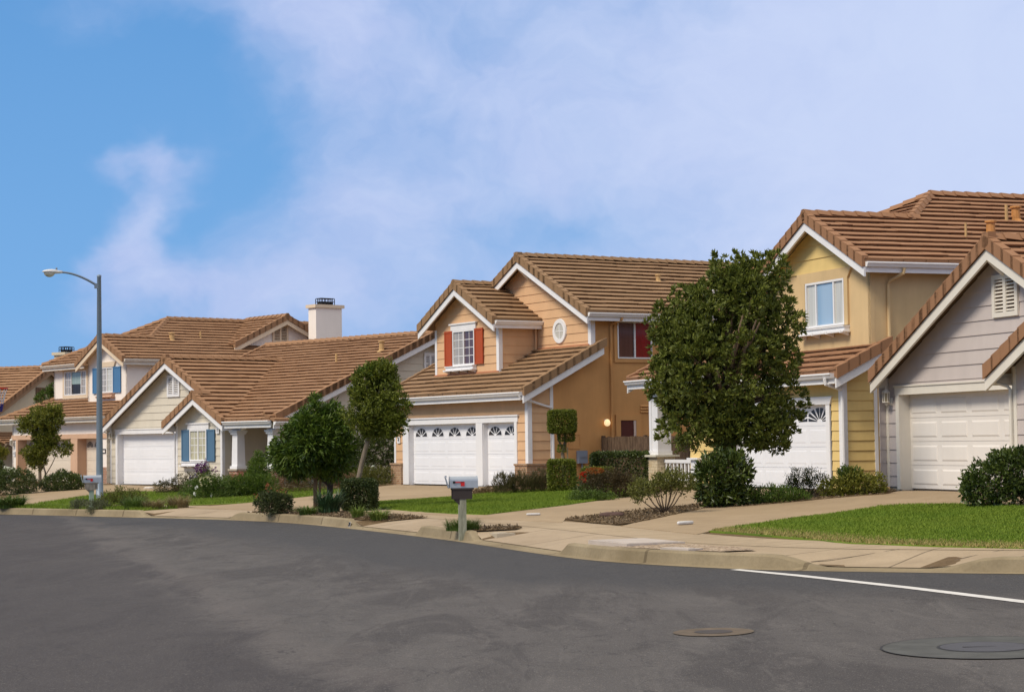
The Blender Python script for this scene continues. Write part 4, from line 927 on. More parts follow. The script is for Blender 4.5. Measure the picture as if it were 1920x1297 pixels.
def gravel_mat():
    m, n, p = nt('tan_gravel'); tc = nd(n, 'ShaderNodeTexCoord').outputs['Object']; v = nd(n, 'ShaderNodeTexVoronoi'); v.inputs['Scale'].default_value = 26; n.links.new(tc, v.inputs['Vector'])
    sp = nd(n, 'ShaderNodeSeparateColor'); n.links.new(v.outputs['Color'], sp.inputs[0]); n.links.new(ramp(n, sp.outputs[0], [(0, (.12, .08, .05)), (.5, (.30, .21, .13)), (1, (.50, .40, .28))]), p.inputs['Base Color']); setv(p, rough=.9); bump(n, p, v.outputs['Distance'], -.9, .03); return m
GRAV = gravel_mat(); tag(drape('gravel_bed', BED3, .2, .030, GRAV, 0, .03), kind='structure')
STRIP = [(1.01,38.08),(2.41,40.3),(4.04,42.14),(6.36,42.95),(7.75,48.6),(8.75,44.0),(7.98,41.09),(5.97,40.24),(4.71,39.97),(3.97,40.29),(2.2,35.23),(1.75,34.9)]
tag(drape('planting_bed', STRIP, .4, .034, SOIL, .02, .04), kind='structure')

def grass_mat(name, a, b, dry, dr=.18):
    m, n, p = nt(name); tc = nd(n, 'ShaderNodeTexCoord').outputs['Object']; g = nd(n, 'ShaderNodeNewGeometry')
    f = noise(n, tc, .8, 4, .6); c = ramp(n, g.outputs['Random Per Island'], [(0, a), (1, b)]); c = mixc(n, ramp(n, f, [(.4, 0.0), (.75, dr*3)]), c, dry)
    n.links.new(c, p.inputs['Base Color']); setv(p, rough=.7, spec=.25); return m
GR1 = grass_mat('lawn_grass', (.085, .145, .010), (.155, .225, .017), (.20, .245, .025)); GRD = grass_mat('dry_lawn_edge', (.24, .20, .06), (.36, .28, .11), (.30, .25, .09))
def lawn(poly, n, hgt, dry_edge=None, label=None):
    base = drape('lawn', poly, .5, .030, GR1, .045, .04); tag(base, kind='stuff', label=label, cat='lawn')
    P = np.array(poly); x0, y0 = P.min(0); x1, y1 = P.max(0); r = np.random.default_rng(3)
    x = r.uniform(x0, x1, n*3); y = r.uniform(y0, y1, n*3); m = inside(poly, x, y); x, y = x[m][:n], y[m][:n]; z = hh(x, y) + .028; n = len(x)
    a = r.uniform(0, 2*math.pi, n); h = hgt * r.uniform(.5, 1.25, n); w = .006 + .004*r.random(n); tl = r.normal(0, .5, (n, 2)) * h[:, None]
    v = np.zeros((n, 3, 3)); v[:, 0] = np.stack([x - np.cos(a)*w, y - np.sin(a)*w, z], 1); v[:, 1] = np.stack([x + np.cos(a)*w, y + np.sin(a)*w, z], 1); v[:, 2] = np.stack([x + tl[:, 0], y + tl[:, 1], z + h], 1)
    me = bpy.data.meshes.new('blades'); me.from_pydata(v.reshape(-1, 3).tolist(), [], np.arange(n*3).reshape(n, 3).tolist()); me.materials.append(GR1)
    if dry_edge is not None:
        me.materials.append(GRD); A, B, wd = dry_edge; A, B = np.array(A), np.array(B)
        pl = [np.array(q) for q in (A, *[np.array(k) for k in B])]
        dd = np.full(n, 9.0); q = np.stack([x, y], 1)
        for i in range(len(pl)-1):
            e = pl[i+1]-pl[i]; t = np.clip(((q - pl[i]) @ e)/(e @ e), 0, 1); dd = np.minimum(dd, np.linalg.norm(q - pl[i] - t[:, None]*e, axis=1))
        me.polygons.foreach_set('material_index', (r.random(n) < np.clip(1.15 - dd/wd, 0, .85)).astype(np.int32))
    o = bpy.data.objects.new('grass_blades', me); C.objects.link(o); o.parent = base; return base
LR = [(3.19,31.34),(3.75,29.75),(4.7,26.76),(5.61,25.52),(6.49,24.59),(7.5,23.6),(9.2,22.4),(14.5,27.5),(13,33),(9.77,32.49),(8.96,33.87),(8.25,35.62),(7.46,36.62),(6.96,36.65),(5.11,34.49)]
lawn(LR, 170000, .042, ((3.19,31.34), ((3.75,29.75),(4.7,26.76),(5.61,25.52),(6.49,24.59),(7.5,23.6),(9.2,22.4)), .8), 'mown green lawn with a dry yellow front edge before the grey house')
LM = [(-3.78,52.64),(-3.47,48.4),(-2.6,45.92),(-1.62,43.45),(-.62,41.51),(1.2,45.19),(2.19,47.6),(3.65,50.41),(2.54,55.08),(.57,57.09),(-.53,56.67),(-1.42,54.54),(-2.86,53.23)]
lawn(LM, 90000, .05, None, 'dark green lawn behind the grey mailbox before the orange house')
LL = [(-15.9,63.65),(-15.72,65.97),(-15.72,69.72),(-15.44,72.39),(-14.97,73.62),(-12.72,71.67),(-11.14,71.32),(-9.78,70.11),(-7.69,68.73),(-5.86,65.35),(-5.69,62.29),(-7.86,56.43),(-9.7,56.68),(-13.99,61.58)]
lawn(LL, 50000, .07, None, 'green lawn behind the lamp post before the greige bungalow')
PK = [tuple(at_arc(s, dd)) for s, dd in [(q, .17) for q in np.linspace(arcof((-20, 64)), d[0][0]-.4, 12)] + [(q, 1.42) for q in np.linspace(d[0][0]-.5, arcof((-20, 64)), 12)]]
lawn(PK, 26000, .10, None, 'narrow grass strip along the kerb by the lamp post')
# road marking, covers
tag(drape('road_line', [(2.79,25.05),(3.42,23.58),(4.27,21.33),(4.97,19.19),(6.6,14.2),(6.76,14.27),(5.13,19.26),(4.42,21.40),(3.56,23.68),(2.92,25.12)], .3, .006, None or paint('road_paint', (.62, .60, .57), .8, .10, 9)), kind='structure')
def disc(mb, cx, cy, r0, r1, off, n=40):
    z = lambda x: TILT*x + off; q = lambda k, r: (cx + r*math.cos(2*math.pi*k/n), cy + r*math.sin(2*math.pi*k/n), z(cx + r*math.cos(2*math.pi*k/n)))
    for k in range(n):
        if r0 > 0: mb.face([q(k, r0), q(k, r1), q(k+1, r1), q(k+1, r0)])
        else: mb.face([(cx, cy, z(cx)), q(k, r1), q(k+1, r1)])
mh = empty('manhole', (0, 0, 0), 0, 'round iron manhole cover set in a wide pale collar in the road', 'manhole')
b = MB(); disc(b, 3.72, 15.36, .37, .80, .007); b.build('collar', paint('collar_asphalt', (.082, .082, .076), .9, .14, 5, .3, 60), mh)
b = MB(); disc(b, 3.72, 15.36, .345, .372, .0085); disc(b, 3.72, 15.36, .798, .815, .0085); b.build('rim', paint('crack_tar', (.022, .02, .02), .7), mh)
b = MB(); disc(b, 3.72, 15.36, 0, .345, .010)
b.box(3.72-.17, 3.72+.17, 15.36-.012, 15.36+.012, TILT*3.72+.008, TILT*3.72+.0125)
b.build('cover', paint('iron_cover', (.070, .066, .070), .6, .1, 8, .1, 40, .4, .3), mh)
vc = empty('valve_cover', (0, 0, 0), 0, 'small rusty valve cover in the middle of the road', 'valve cover')
b = MB(); disc(b, 1.76, 17.21, .17, .36, .007); b.build('collar', paint('rusty_collar', (.125, .095, .066), .9, .22, 7), vc); b = MB(); disc(b, 1.76, 17.21, 0, .17, .009); b.build('cover', paint('rust_iron', (.060, .047, .040), .7, .15, 8), vc)
# utility slabs
def slab_at(name, label, s, dd, L, W, t, m, rot=0):
    q = at_arc(s, dd); q2 = at_arc(s+.3, dd); an = math.atan2(q2[1]-q[1], q2[0]-q[0]); o = MB(); o.box(-L/2, L/2, -W/2, W/2, -.05, t); o.box(-L/2+.08, L/2-.08, -W/2+.08, W/2-.08, t, t+.006)
    x = o.build(name, m); x.location = (q[0], q[1], H(q[0], q[1])+.01); x.rotation_euler = (0, 0, an + rot); return tag(x, label, 'utility cover')
PALEC = paint('pale_precast', (.46, .40, .35), .85, .06, 3, .1)
slab_at('utility_cover', 'large pale concrete utility slab behind the kerb beside gravel', arcof((1.75,28.75)), .82, 1.35, .95, .05, PALEC)
slab_at('utility_cover', 'small concrete box lid at the kerb edge in front of gravel', arcof((2.13,26.62)), .32, .62, .26, .045, PALEC)
slab_at('utility_cover', 'narrow concrete lid beside the grass tuft at the grey mailbox', arcof((-.1,35.0))+.55, .55, .7, .35, .03, CONCP)
def stone(label, x, y, l, w, h, m, name='edging_stone', cat='stone', rz=0):
    o = MB(); r = random.Random(int(x*100)); n = 9
    o.rings([[V3((math.cos(2*math.pi*k/n)*l/2*s*r.uniform(.9, 1.1), math.sin(2*math.pi*k/n)*w/2*s*r.uniform(.9, 1.1), z)) for k in range(n)] for z, s in ((-.03, .95), (h*.5, 1), (h*.85, .85), (h, .5))])
    x_ = o.build(name, m, None, False); x_.location = (x, y, H(x, y) + .02); x_.rotation_euler = (0, 0, rz); return tag(x_, label, cat)
PALER = paint('pale_stone', (.66, .60, .52), .8)
stone('flat pale stone lying on the left driveway', -14.33, 75.6, .42, .25, .08, PALER); stone('rounded pale stone beside the flower bed of the greige bungalow', -13.75, 76.5, .45, .3, .14, PALER)
stone('flat pale stone edging the bare soil strip', 2.15, 36.6, .6, .10, .02, CONCP, rz=1.2); stone('dark clump of dry soil on the bare strip', 1.93, 38.0, .5, .3, .10, paint('dry_clod', (.10, .06, .05), .95), 'soil_clod', 'soil clump')
def paper_roll(label, x, y, rz, L, r, m):
    o = MB(); o.tube([(-L/2, 0, r), (-L/2+.02, 0, r), (0, 0, r*1.02), (L/2-.02, 0, r), (L/2, 0, r)], [r*.6, r, r*1.08, r, r*.6], 10)
    q = o.build('newspaper', m, None, True); q.location = (x, y, H(x, y) + .026); q.rotation_euler = (0, 0, rz); return tag(q, label, 'newspaper')
NEWS = paint('bagged_paper', (.62, .60, .58), .5, .12, 14)
paper_roll('rolled newspaper lying on the driveway before the grey house', 2.99, 33.71, .7, .38, .032, NEWS); paper_roll('folded flyer lying on the driveway behind the grey mailbox', .40, 40.13, .2, .30, .025, NEWS)
# house number painted on the kerb
cs = arcof((-3.52, 41.85)); q0, q1 = at_arc(cs-.075, -.004), at_arc(cs+.075, -.004); b = MB(); zc = TILT*q0[0]
q2, q3 = at_arc(cs-.075, .024), at_arc(cs+.075, .024)
b.face([(q0[0], q0[1], zc+.022), (q1[0], q1[1], zc+.022), (q3[0], q3[1], zc+.13), (q2[0], q2[1], zc+.13)]); kn = tag(b.build('kerb_number', paint('kerb_paint', (.62, .57, .52), .8)), 'white painted house number on the kerb below the square bush', 'house number')
tx = V3((q1[0]-q0[0], q1[1]-q0[1], 0)).normalized(); mid = V3(((q0[0]+q3[0])/2, (q0[1]+q3[1])/2, zc+.076)); nrm = V3((tx.y, -tx.x, 0)); text('24', mid + nrm*.008, tx, (V3((0,0,1)) - nrm*.25).normalized(), .12, INK, kn)

# ------------------------------------------------------------------ street furniture
LAMPM = paint('lamp_steel', (.20, .245, .30), .5, .05, 3, 0, 40, .4, .3)
def street_lamp():
    x, y = -14.24, 66.16; h = empty('street_lamp', (x, y, H(x, y)), 0, 'tall blue grey street lamp with curved arm beside the left mailbox', 'street lamp')
    b = MB(); b.lathe((0,0,0), [(.17, -.1), (.17, .03), (.125, .05), (.118, 1.0), (.072, 7.66), (.078, 7.67), (.078, 7.74), (.01, 7.76)], 16); b.build('pole', LAMPM, h, True)
    a = V3((-.93, -.36, 0)); pts = []
    for k in range(13):
        t = k/12; pts.append(a*(.05 + 1.28*t) + V3((0,0,7.36 + .46*math.sin(t*math.pi/2)**.9)))
    b = MB(); b.tube(pts, [.045 - .012*k/12 for k in range(13)], 8); b.obox(V3((0,0,7.38)), a, V3((a.y, -a.x, 0)), V3((0,0,1)), (.02, .16), (-.05, .05), (-.10, .07)); b.build('arm', LAMPM, h, True)
    b = MB(); p0 = pts[-1]; pr = V3((a.y, -a.x, 0)); rs = []
    for d, w, up, dn in ((-.08, .045, .05, .04), (.05, .06, .06, .05), (.14, .10, .085, .06), (.28, .15, .10, .05), (.42, .15, .09, .03), (.54, .10, .06, .02), (.60, .03, .02, .01)):
        rs.append([p0 + a*d + pr*(math.cos(q)*w) + V3((0,0,(math.sin(q)*(up if math.sin(q) > 0 else dn)))) for q in [2*math.pi*k/12 for k in range(12)]])
    b.rings(rs); hd = b.build('lamp_head', paint('lamp_head_grey', (.62, .61, .60), .5, .04), h, True)
    b = MB(); rs = []
    c = p0 + a*.36
    for k in range(6):
        t = k/5*math.pi/2; rs.append([c + a*(math.cos(q)*.19*math.cos(t)) + pr*(math.sin(q)*.125*math.cos(t)) + V3((0,0,-.02 - .16*math.sin(t))) for q in [2*math.pi*j/12 for j in range(12)]])
    b.rings(rs); b.build('lens', glass_mat('lamp_lens', (.42, .40, .32), (.55, .53, .45), .15), hd, True)
    b = MB(); b.lathe(p0 + a*.12 + V3((0,0,.07)), [(.03, 0), (.035, .06), (.02, .085)], 10); b.build('photocell', LAMPM, hd)
street_lamp()
def mailbox(x, y, rz, label, body, post, bracket, flag=True, opened=True, two=False, s=1.0):
    h = empty('mailbox', (x, y, H(x, y)), rz, label, 'mailbox', 'roadside mailboxes'); h.scale = (s, s, s)
    b = MB(); b.box(-.07, .06, -.065, .065, -.2, .78); b.build('post', post, h)
    b = MB(); b.box(-.19, .17, -.075, -.066, .60, .77); b.box(-.19, .17, .066, .075, .60, .77); b.box(-.20, .20, -.085, .085, .77, .80); b.prism([(-.16, -.066, .60), (-.06, -.066, .50), (-.06, -.066, .60)], (0, .132, 0)); b.build('bracket', bracket, h)
    def arch(x0, w, z0, hgt, n=9): return [V3((x0, -w, z0))] + [V3((x0, -w*math.cos(math.pi*k/n), z0 + hgt - w + w*math.sin(math.pi*k/n))) for k in range(n+1)] + [V3((x0, w, z0))]
    b = MB(); b.rings([arch(q, w, .802, hg) for q, w, hg in ((-.235, .083, .215), (-.22, .083, .215), (-.219, .078, .208), (.255, .078, .208), (.256, .083, .214), (.275, .083, .214))]); bx = b.build('box', body, h)
    b = MB()
    if opened: b.prism([(-.245, -.08, .80), (-.245, .08, .80), (-.30, .075, .985), (-.31, .03, 1.005), (-.31, -.03, 1.005), (-.30, -.075, .985)], (-.010, 0, 0)); b.box(-.315, -.285, -.02, .02, .99, 1.025)
    else: b.prism([p for p in arch(-.237, .085, .80, .219)], (-.012, 0, 0)); b.box(-.262, -.248, -.025, .025, .95, .99)
    b.build('door', body, bx)
    if flag:
        b = MB(); b.box(-.165, .02, -.092, -.084, .895, .915); b.box(-.04, .03, -.092, -.084, .835, .915); b.build('flag', paint('red_flag', (.55, .02, .02), .5, .03), bx)
        b = MB(); b.box(-.18, -.14, -.098, -.083, .885, .925); b.build('hinge', DARKM, bx)
    if two:
        b = MB(); b.box(-.14, .10, -.09, .09, .58, .75); b.build('newspaper_slot', bracket, h)
    return h
WOODP = bark_mat('weathered_post', (.17, .17, .12), (.36, .36, .27)); DWOOD = paint('dark_stained_wood', (.045, .035, .033), .8, .12, 6); GREENP = paint('sage_post', (.29, .36, .28), .8, .08, 5)
MBG = paint('galvanised_box', (.40, .44, .49), .38, .05, 4, 0, 40, .5, .35)
a = math.atan2(.29, .957)
mailbox(-.93, 34.67, a*.6, 'silver mailbox with red flag on a weathered post over a grass tuft', MBG, WOODP, DWOOD, True, True)
mailbox(-12.32, 56.15, .30, 'silver mailbox with red flag on a sage green post beside the lamp post', MBG, GREENP, bark_mat('grey_wood', (.16, .14, .12), (.30, .27, .23)), True, True, True)
mailbox(-4.86, 50.9, .25, 'black mailbox in the shade under the drooping kerbside tree', paint('black_box', (.02, .022, .026), .35, .05, 4, 0, 40, .5), DWOOD, DWOOD, False, False, False, 1.08)
def hoop():
    x, y = -12.75, 46.0; z0 = H(x, y); h = empty('basketball_hoop', (x, y, z0), 0, 'basketball hoop with red rim and white and blue net at the left edge', 'basketball hoop')
    rz = 3.19 - z0; RD = paint('rim_red', (.60, .06, .03), .5, .03); b = MB(); cx = .41
    n = 24; b.tube([V3((cx + .23*math.cos(2*math.pi*k/n), .23*math.sin(2*math.pi*k/n), rz)) for k in range(n+1)], .018, 6); b.box(cx-.40, cx-.22, -.07, .07, rz-.05, rz+.012); b.build('rim', RD, h, False)
    W = MB(); Bn = MB(); m = 12
    for k in range(m):
        for sgn in (-1, 1):
            pts = []
            for j in range(7):
                t = j/6; an = 2*math.pi*(k + sgn*t*1.5)/m; r = .225 - .125*t**.7; pts.append(V3((cx + r*math.cos(an), r*math.sin(an), rz - .02 - .52*t)))
            W.tube(pts[:5], .0075, 4); Bn.tube(pts[4:], .010, 4)
            for j in (5, 6):
                pass
    for t in (.7, .8, .9, 1.0):
        r = .225 - .125*t**.7; Bn.tube([V3((cx + r*math.cos(2*math.pi*k/n), r*math.sin(2*math.pi*k/n), rz - .02 - .52*t)) for k in range(n+1)], .014, 4)
    nt_ = W.build('net', paint('net_white', (.72, .70, .70), .8), h); Bn.build('net_hem', paint('net_blue', (.03, .03, .22), .8), nt_)
    b = MB(); b.box(0.0, .04, -.6, .6, rz-.1, rz+.75); bb = b.build('backboard', paint('board_white', (.7, .7, .7), .4), h)
    b = MB(); b.tube([(-.6, 0, 0), (-.6, 0, rz-.3), (-.05, 0, rz+.3)], .05, 8); b.build('pole', DARKM, h); b = MB(); b.box(-1.1, -.3, -.4, .4, -.02, .16); b.build('base', DARKM, h)
hoop()
def fence():
    o = HO['orange'][1]; h = empty('fence', o, -R(58.5), 'weathered brown board fence between the orange and yellow houses', 'fence'); b = MB(); r = random.Random(4); x = .15
    while x < 7.6:
        w = .135; t = 1.60 + r.uniform(-.015, .015); b.box(x, x+w, 2.80 + r.uniform(0, .008), 2.825, -.2, t); x += w + r.uniform(.006, .016)
    b.build('board', bark_mat('fence_wood', (.055, .034, .022), (.17, .115, .075)), h)
    b = MB(); b.box(.1, 7.6, 2.83, 2.90, 1.35, 1.44); b.box(.1, 7.6, 2.83, 2.90, .3, .39); b.build('rail', bark_mat('fence_rail', (.06, .04, .03), (.13, .09, .06)), h)
    for k in range(4):
        b = MB(); b.box(.05+k*2.4, .15+k*2.4, 2.83, 2.93, -.2, 1.64); b.build('post', bpy.data.materials['fence_rail'], h)
fence()
def pipe():
    x, y = -5.42, 72.6; b = MB(); b.tube([(0,0,-.1), (0,0,.45), (.03,0,.62), (.10,0,.70), (.17,0,.70)], .035, 8); q = b.build('bent_pipe', paint('pale_pipe', (.50, .55, .47), .5), None, True); q.location = (x, y, H(x, y)); tag(q, 'pale bent pipe standing beside the brick corner of the orange house', 'pipe')
pipe()
def car():
    x, y = -26.3, 93.5; h = empty('parked_car', (x, y, H(x, y)), R(-25), 'pale green car half hidden behind the round dark bush', 'car'); m = paint('pale_green_paint', (.50, .54, .44), .3, .02, 2, 0, 40, .6)
    b = MB(); sec = [(-2.1, .45, .75), (-2.05, .35, .85), (-1.2, .3, .95), (-.9, .3, .97), (1.1, .3, .93), (1.9, .33, .78), (2.15, .4, .62)]
    b.rings([[V3((q, -.85, lo)), V3((q, .85, lo)), V3((q, .83, hi)), V3((q, -.83, hi))] for q, lo, hi in sec]); b.rings([[V3((q, -w, .93)), V3((q, w, .93)), V3((q+(.25 if q < 0 else -.7), w*.85, 1.42)), V3((q+(.25 if q < 0 else -.7), -w*.85, 1.42))] for q, w in ((-1.7, .8), (1.0, .8))]); b.build('body', m, h)
    b = MB(); b.prism([(.98, -.7, .96), (.98, .7, .96), (.40, .6, 1.38), (.40, -.6, 1.38)], (.02, 0, .01)); b.prism([(-1.4, -.79, .98), (.8, -.79, .98), (.25, -.705, 1.36), (-1.3, -.705, 1.36)], (0, -.02, 0)); b.build('window', GLASSD, h)
    for qx in (-1.35, 1.35):
        for qy in (-.86, .70):
            b = MB(); b.tube([(qx, qy, .31), (qx, qy+.16, .31)], .31, 16); w = b.build('wheel', DARKM, h); b = MB(); b.tube([(qx, qy-.01, .31), (qx, qy+.17, .31)], .18, 12); b.build('rim', LAMPM, w)
    for qy in (-.78, .60): b = MB(); b.box(2.0, 2.16, qy, qy+.18, .60, .70); b.build('headlight', CURTW, h)
    b = MB(); b.box(.75, .9, -1.0, -.82, .95, 1.08); b.build('mirror', m, h)
car()

# ------------------------------------------------------------------ plants
LITTER = []
def leafmesh(name, pos, d, L, W, mat, rng, parent=None, fold=.25):
    n = len(pos); d = d / np.maximum(1e-6, np.linalg.norm(d, axis=1))[:, None]; r = rng.normal(size=(n, 3)); s = np.cross(d, r); s /= np.maximum(1e-6, np.linalg.norm(s, axis=1))[:, None]; nn = np.cross(s, d)
    l = L * rng.uniform(.65, 1.25, n)[:, None]; w = W * rng.uniform(.7, 1.25, n)[:, None]
    v = np.empty((n, 4, 3)); v[:, 0] = pos; v[:, 1] = pos + d*l*.5 + s*w*.5 + nn*w*fold; v[:, 2] = pos + d*l - nn*l*.12; v[:, 3] = pos + d*l*.5 - s*w*.5 + nn*w*fold
    i = np.arange(n)*4; f = np.concatenate([np.stack([i, i+1, i+2], 1), np.stack([i, i+2, i+3], 1)])
    me = bpy.data.meshes.new(name); me.vertices.add(n*4); me.vertices.foreach_set('co', v.ravel().astype(np.float32)); me.loops.add(len(f)*3); me.loops.foreach_set('vertex_index', f.ravel().astype(np.int32))
    me.polygons.add(len(f)); me.polygons.foreach_set('loop_start', (np.arange(len(f))*3).astype(np.int32)); me.polygons.foreach_set('loop_total', np.full(len(f), 3, np.int32)); me.update(calc_edges=True); me.materials.append(mat)
    o = bpy.data.objects.new(name, me); C.objects.link(o)
    if parent: o.parent = parent
    return o
def sample_ell(ells, n, rng, shell=.35, keep=.72):
    A = np.array(ells, float); c, r = A[:, :3], A[:, 3:]; wt = (r[:, 0]*r[:, 1] + r[:, 1]*r[:, 2] + r[:, 0]*r[:, 2]); wt /= wt.sum(); P = []; D = []
    while sum(len(p) for p in P) < n:
        k = rng.choice(len(A), n, p=wt); d = rng.normal(size=(n, 3)); d /= np.linalg.norm(d, axis=1)[:, None]; q = 1 - shell*rng.random(n)**1.6; p = c[k] + d*r[k]*q[:, None]
        dm = np.min(np.linalg.norm((p[:, None] - c[None])/r[None], axis=2), axis=1); m = dm > min(keep, 1-shell)*.98; o = d/r[k]; o /= np.linalg.norm(o, axis=1)[:, None]; P.append(p[m]); D.append(o[m])
    return np.concatenate(P)[:n], np.concatenate(D)[:n]
def lumps(ells, n, r, rng, stretch=1.0):
    P, D = sample_ell(ells, n, rng, .28, .75); q = r * rng.uniform(.65, 1.3, n)
    return [(p[0], p[1], p[2], a, a, a*stretch) for p, a in zip(P - D*q[:, None]*.35, q)]
def rosettes(ells, nt_, per, L, rng, shell=.35, up=.25, spread=.9, jit=.03, keep=.72, droop=0):
    P, D = sample_ell(ells, nt_, rng, shell, keep); P = np.repeat(P, per, 0); D = np.repeat(D, per, 0); n = len(P)
    d = D*.6 + rng.normal(size=(n, 3))*spread*.55 + np.array([0, 0, up - droop]); return P + rng.normal(size=(n, 3))*jit + d*L*.1, d
def limbs(mb, base, tips, r0, rng, z0):
    for t in tips:
        t = V3(t); b = V3(base); m = b.lerp(t, .5) + V3((rng.uniform(-.08, .08), rng.uniform(-.08, .08), .08)); mb.tube([b, m, t], [r0, r0*.7, r0*.25], 6)
def plant(name, x, y, label, cat, mat, ells, nt_, per, L, W, seed, shell=.35, up=.25, spread=.9, stem=None, bark=None, tips=0, droop=0, jit=.03, group=None, keep=.72, extra=None, part='crown', zoff=0, fold=.25, lump=None):
    rng = np.random.default_rng(seed); rr = random.Random(seed); base_ells = ells
    if lump: ells = lumps(ells, lump[0], lump[1], rng)
    P, D = rosettes(ells, nt_, per, L, rng, shell, up, spread, jit, keep, droop)
    if lump: P2, D2 = rosettes(base_ells, nt_//3, per, L, rng, .75, .2, 1.0, jit, .2); P = np.concatenate([P, P2]); D = np.concatenate([D, D2]); ells = base_ells
    h = empty(name, (x, y, H(x, y) + zoff), 0, label, cat, group); leafmesh(part, P, D, L, W, mat, rng, h, fold)
    if stem:
        b = MB()
        for pts, r0, r1 in stem: b.tube(pts, [r0 + (r1-r0)*k/(len(pts)-1) for k in range(len(pts))], 9)
        if tips:
            T = sample_ell(ells, tips, rng, .55, .3)[0]; top = stem[0][0][-1]
            limbs(b, top, T, stem[0][2]*.8, rr, 0)
        b.build('trunk' if part == 'crown' else 'stem', bark, h, True)
    if extra: extra(h, rng)
    return h
BARK = bark_mat('brown_bark', (.10, .065, .04), (.23, .16, .105)); BARKG = bark_mat('grey_brown_bark', (.12, .095, .07), (.28, .225, .165)); TWIG = bark_mat('twig_bark', (.09, .06, .04), (.20, .14, .09))
L_BIG = leaf_mat('pittosporum_leaf', (.030, .048, .007), (.125, .155, .020), (.24, .265, .050))
L_DRK = leaf_mat('dark_glossy_leaf', (.016, .032, .006), (.060, .092, .015), (.12, .155, .030), .15, .35, .5)
L_LOL = leaf_mat('fig_leaf', (.030, .050, .005), (.125, .160, .014), (.24, .26, .035))
L_DRP = leaf_mat('drooping_leaf', (.016, .042, .005), (.066, .128, .012), (.15, .21, .024))
L_OLV = leaf_mat('olive_leaf', (.045, .055, .010), (.135, .145, .028), (.21, .21, .045))
L_YEL = leaf_mat('yellow_green_leaf', (.085, .100, .012), (.19, .195, .025), (.25, .24, .04))
L_RED = leaf_mat('reddish_leaf', (.030, .024, .010), (.080, .052, .022), (.10, .075, .03))
L_BRN = leaf_mat('brown_dry_leaf', (.085, .050, .022), (.18, .115, .05), (.22, .16, .07))
L_GRN = leaf_mat('mid_green_leaf', (.028, .060, .010), (.085, .145, .020), (.14, .20, .034))
L_BRT = leaf_mat('bright_green_leaf', (.040, .085, .012), (.105, .175, .022), (.17, .23, .035))
L_SAGE = leaf_mat('sage_leaf', (.06, .07, .035), (.13, .14, .075), (.17, .18, .09))
def flowers(name, ells, n, L, W, mat, seed, per=6):
    def f(h, rng):
        r2 = np.random.default_rng(seed); P, D = rosettes(ells, n, per, L, r2, .15, .2, 1.4, .01, .6); leafmesh(name, P, D, L, W, mat, r2, h, .1)
    return f
def petal(name, a, b): return leaf_mat(name, a, b, b, .3, .6, .2)
# the large round-headed tree
plant('tree', 4.56, 41.34, 'large rounded evergreen tree in front of the yellow house', 'tree', L_BIG,
      [(.02,0,2.85,1.45,1.35,1.2), (-.05,0,3.50,1.38,1.3,.95), (.2,0,4.15,1.05,1.0,.70), (.18,.1,4.82,.36,.36,.50), (.84,0,4.72,.38,.38,.58), (.55,0,4.55,.7,.6,.5), (-.75,0,3.95,.75,.7,.5), (-1.15,-.1,3.2,.5,.6,.9), (1.25,0,3.9,.50,.5,.55), (1.2,0,2.9,.52,.6,.75), (-.55,-.1,1.75,.85,.8,.55), (.55,0,1.70,.95,.85,.55), (1.15,0,2.05,.45,.5,.5), (-.6,0,4.2,.5,.5,.45)],
      3300, 13, .118, .048, 11, .40, .65, .95, [([(.02,0,-.1), (.02,0,.7), (-.03,0,1.4), (.0,0,2.0)], .115, .085), ([(.10,.05,-.1), (.16,.05,.8), (.22,.05,1.6)], .07, .05)], BARK, 26, lump=(80, .40), jit=.012, keep=.30)
plant('shrub', 4.38, 40.46, 'dark green leafy shrub around the foot of the big tree', 'shrub', L_DRK, [(0,0,.62,.52,.5,.55), (.2,.05,.75,.42,.42,.42), (-.25,0,.5,.36,.4,.45), (.1,0,.28,.5,.45,.3)], 520, 9, .13, .055, 12, .5, .35, .9, [([(0,0,-.05), (.02,0,.4)], .03, .02)], TWIG, 6, part='foliage')
def sparse(h, rng): pass
plant('shrub', 3.02, 38.63, 'sparse shrub with bare branching stems below an olive green top', 'shrub', L_OLV, [(-.35,0,.52,.38,.35,.16), (.15,0,.70,.42,.38,.20), (.40,0,.58,.24,.3,.2), (-.55,0,.38,.16,.2,.12), (-.05,0,.60,.35,.3,.18)], 430, 8, .062, .026, 13, .7, .45, .9,
      [([(0,0,-.05), (.0,0,.06)], .03, .03)] + [([(0,0,0), (.5*dx, dy*.5, .5*z*.8), (dx, dy, z)], .018, .007) for dx, dy, z in ((-.42,0,.50), (-.25,.1,.55), (-.1,-.1,.62), (.06,.05,.66), (.17,-.05,.66), (.32,.05,.6), (.42,0,.55), (-.55,.05,.36), (.22,.15,.7), (-.18,-.12,.5))], TWIG, 0, part='foliage', keep=.2)
plant('shrub', 6.38, 41.95, 'small spiky dark shrub in front of the white garage door of the yellow house', 'shrub', leaf_mat('spiky_leaf', (.025, .032, .010), (.075, .09, .022), (.12, .14, .03)), [(-.12,0,.36,.28,.28,.28), (.06,0,.42,.16,.2,.2), (.30,0,.42,.10,.1,.14), (.36,0,.36,.09,.1,.12), (-.3,0,.3,.16,.18,.2), (-.05,0,.18,.3,.25,.15)], 420, 7, .055, .014, 14, .6, .9, .6,
      [([(0,0,-.05), (.0,0,.1)], .025, .02)] + [([(0,0,0), (dx*.6, 0, z*.5), (dx, 0, z)], .014, .006) for dx, z in ((.38,.34), (.28,.40), (-.3,.3), (-.1,.4), (.1,.4))], TWIG, 0, part='foliage', keep=.3)
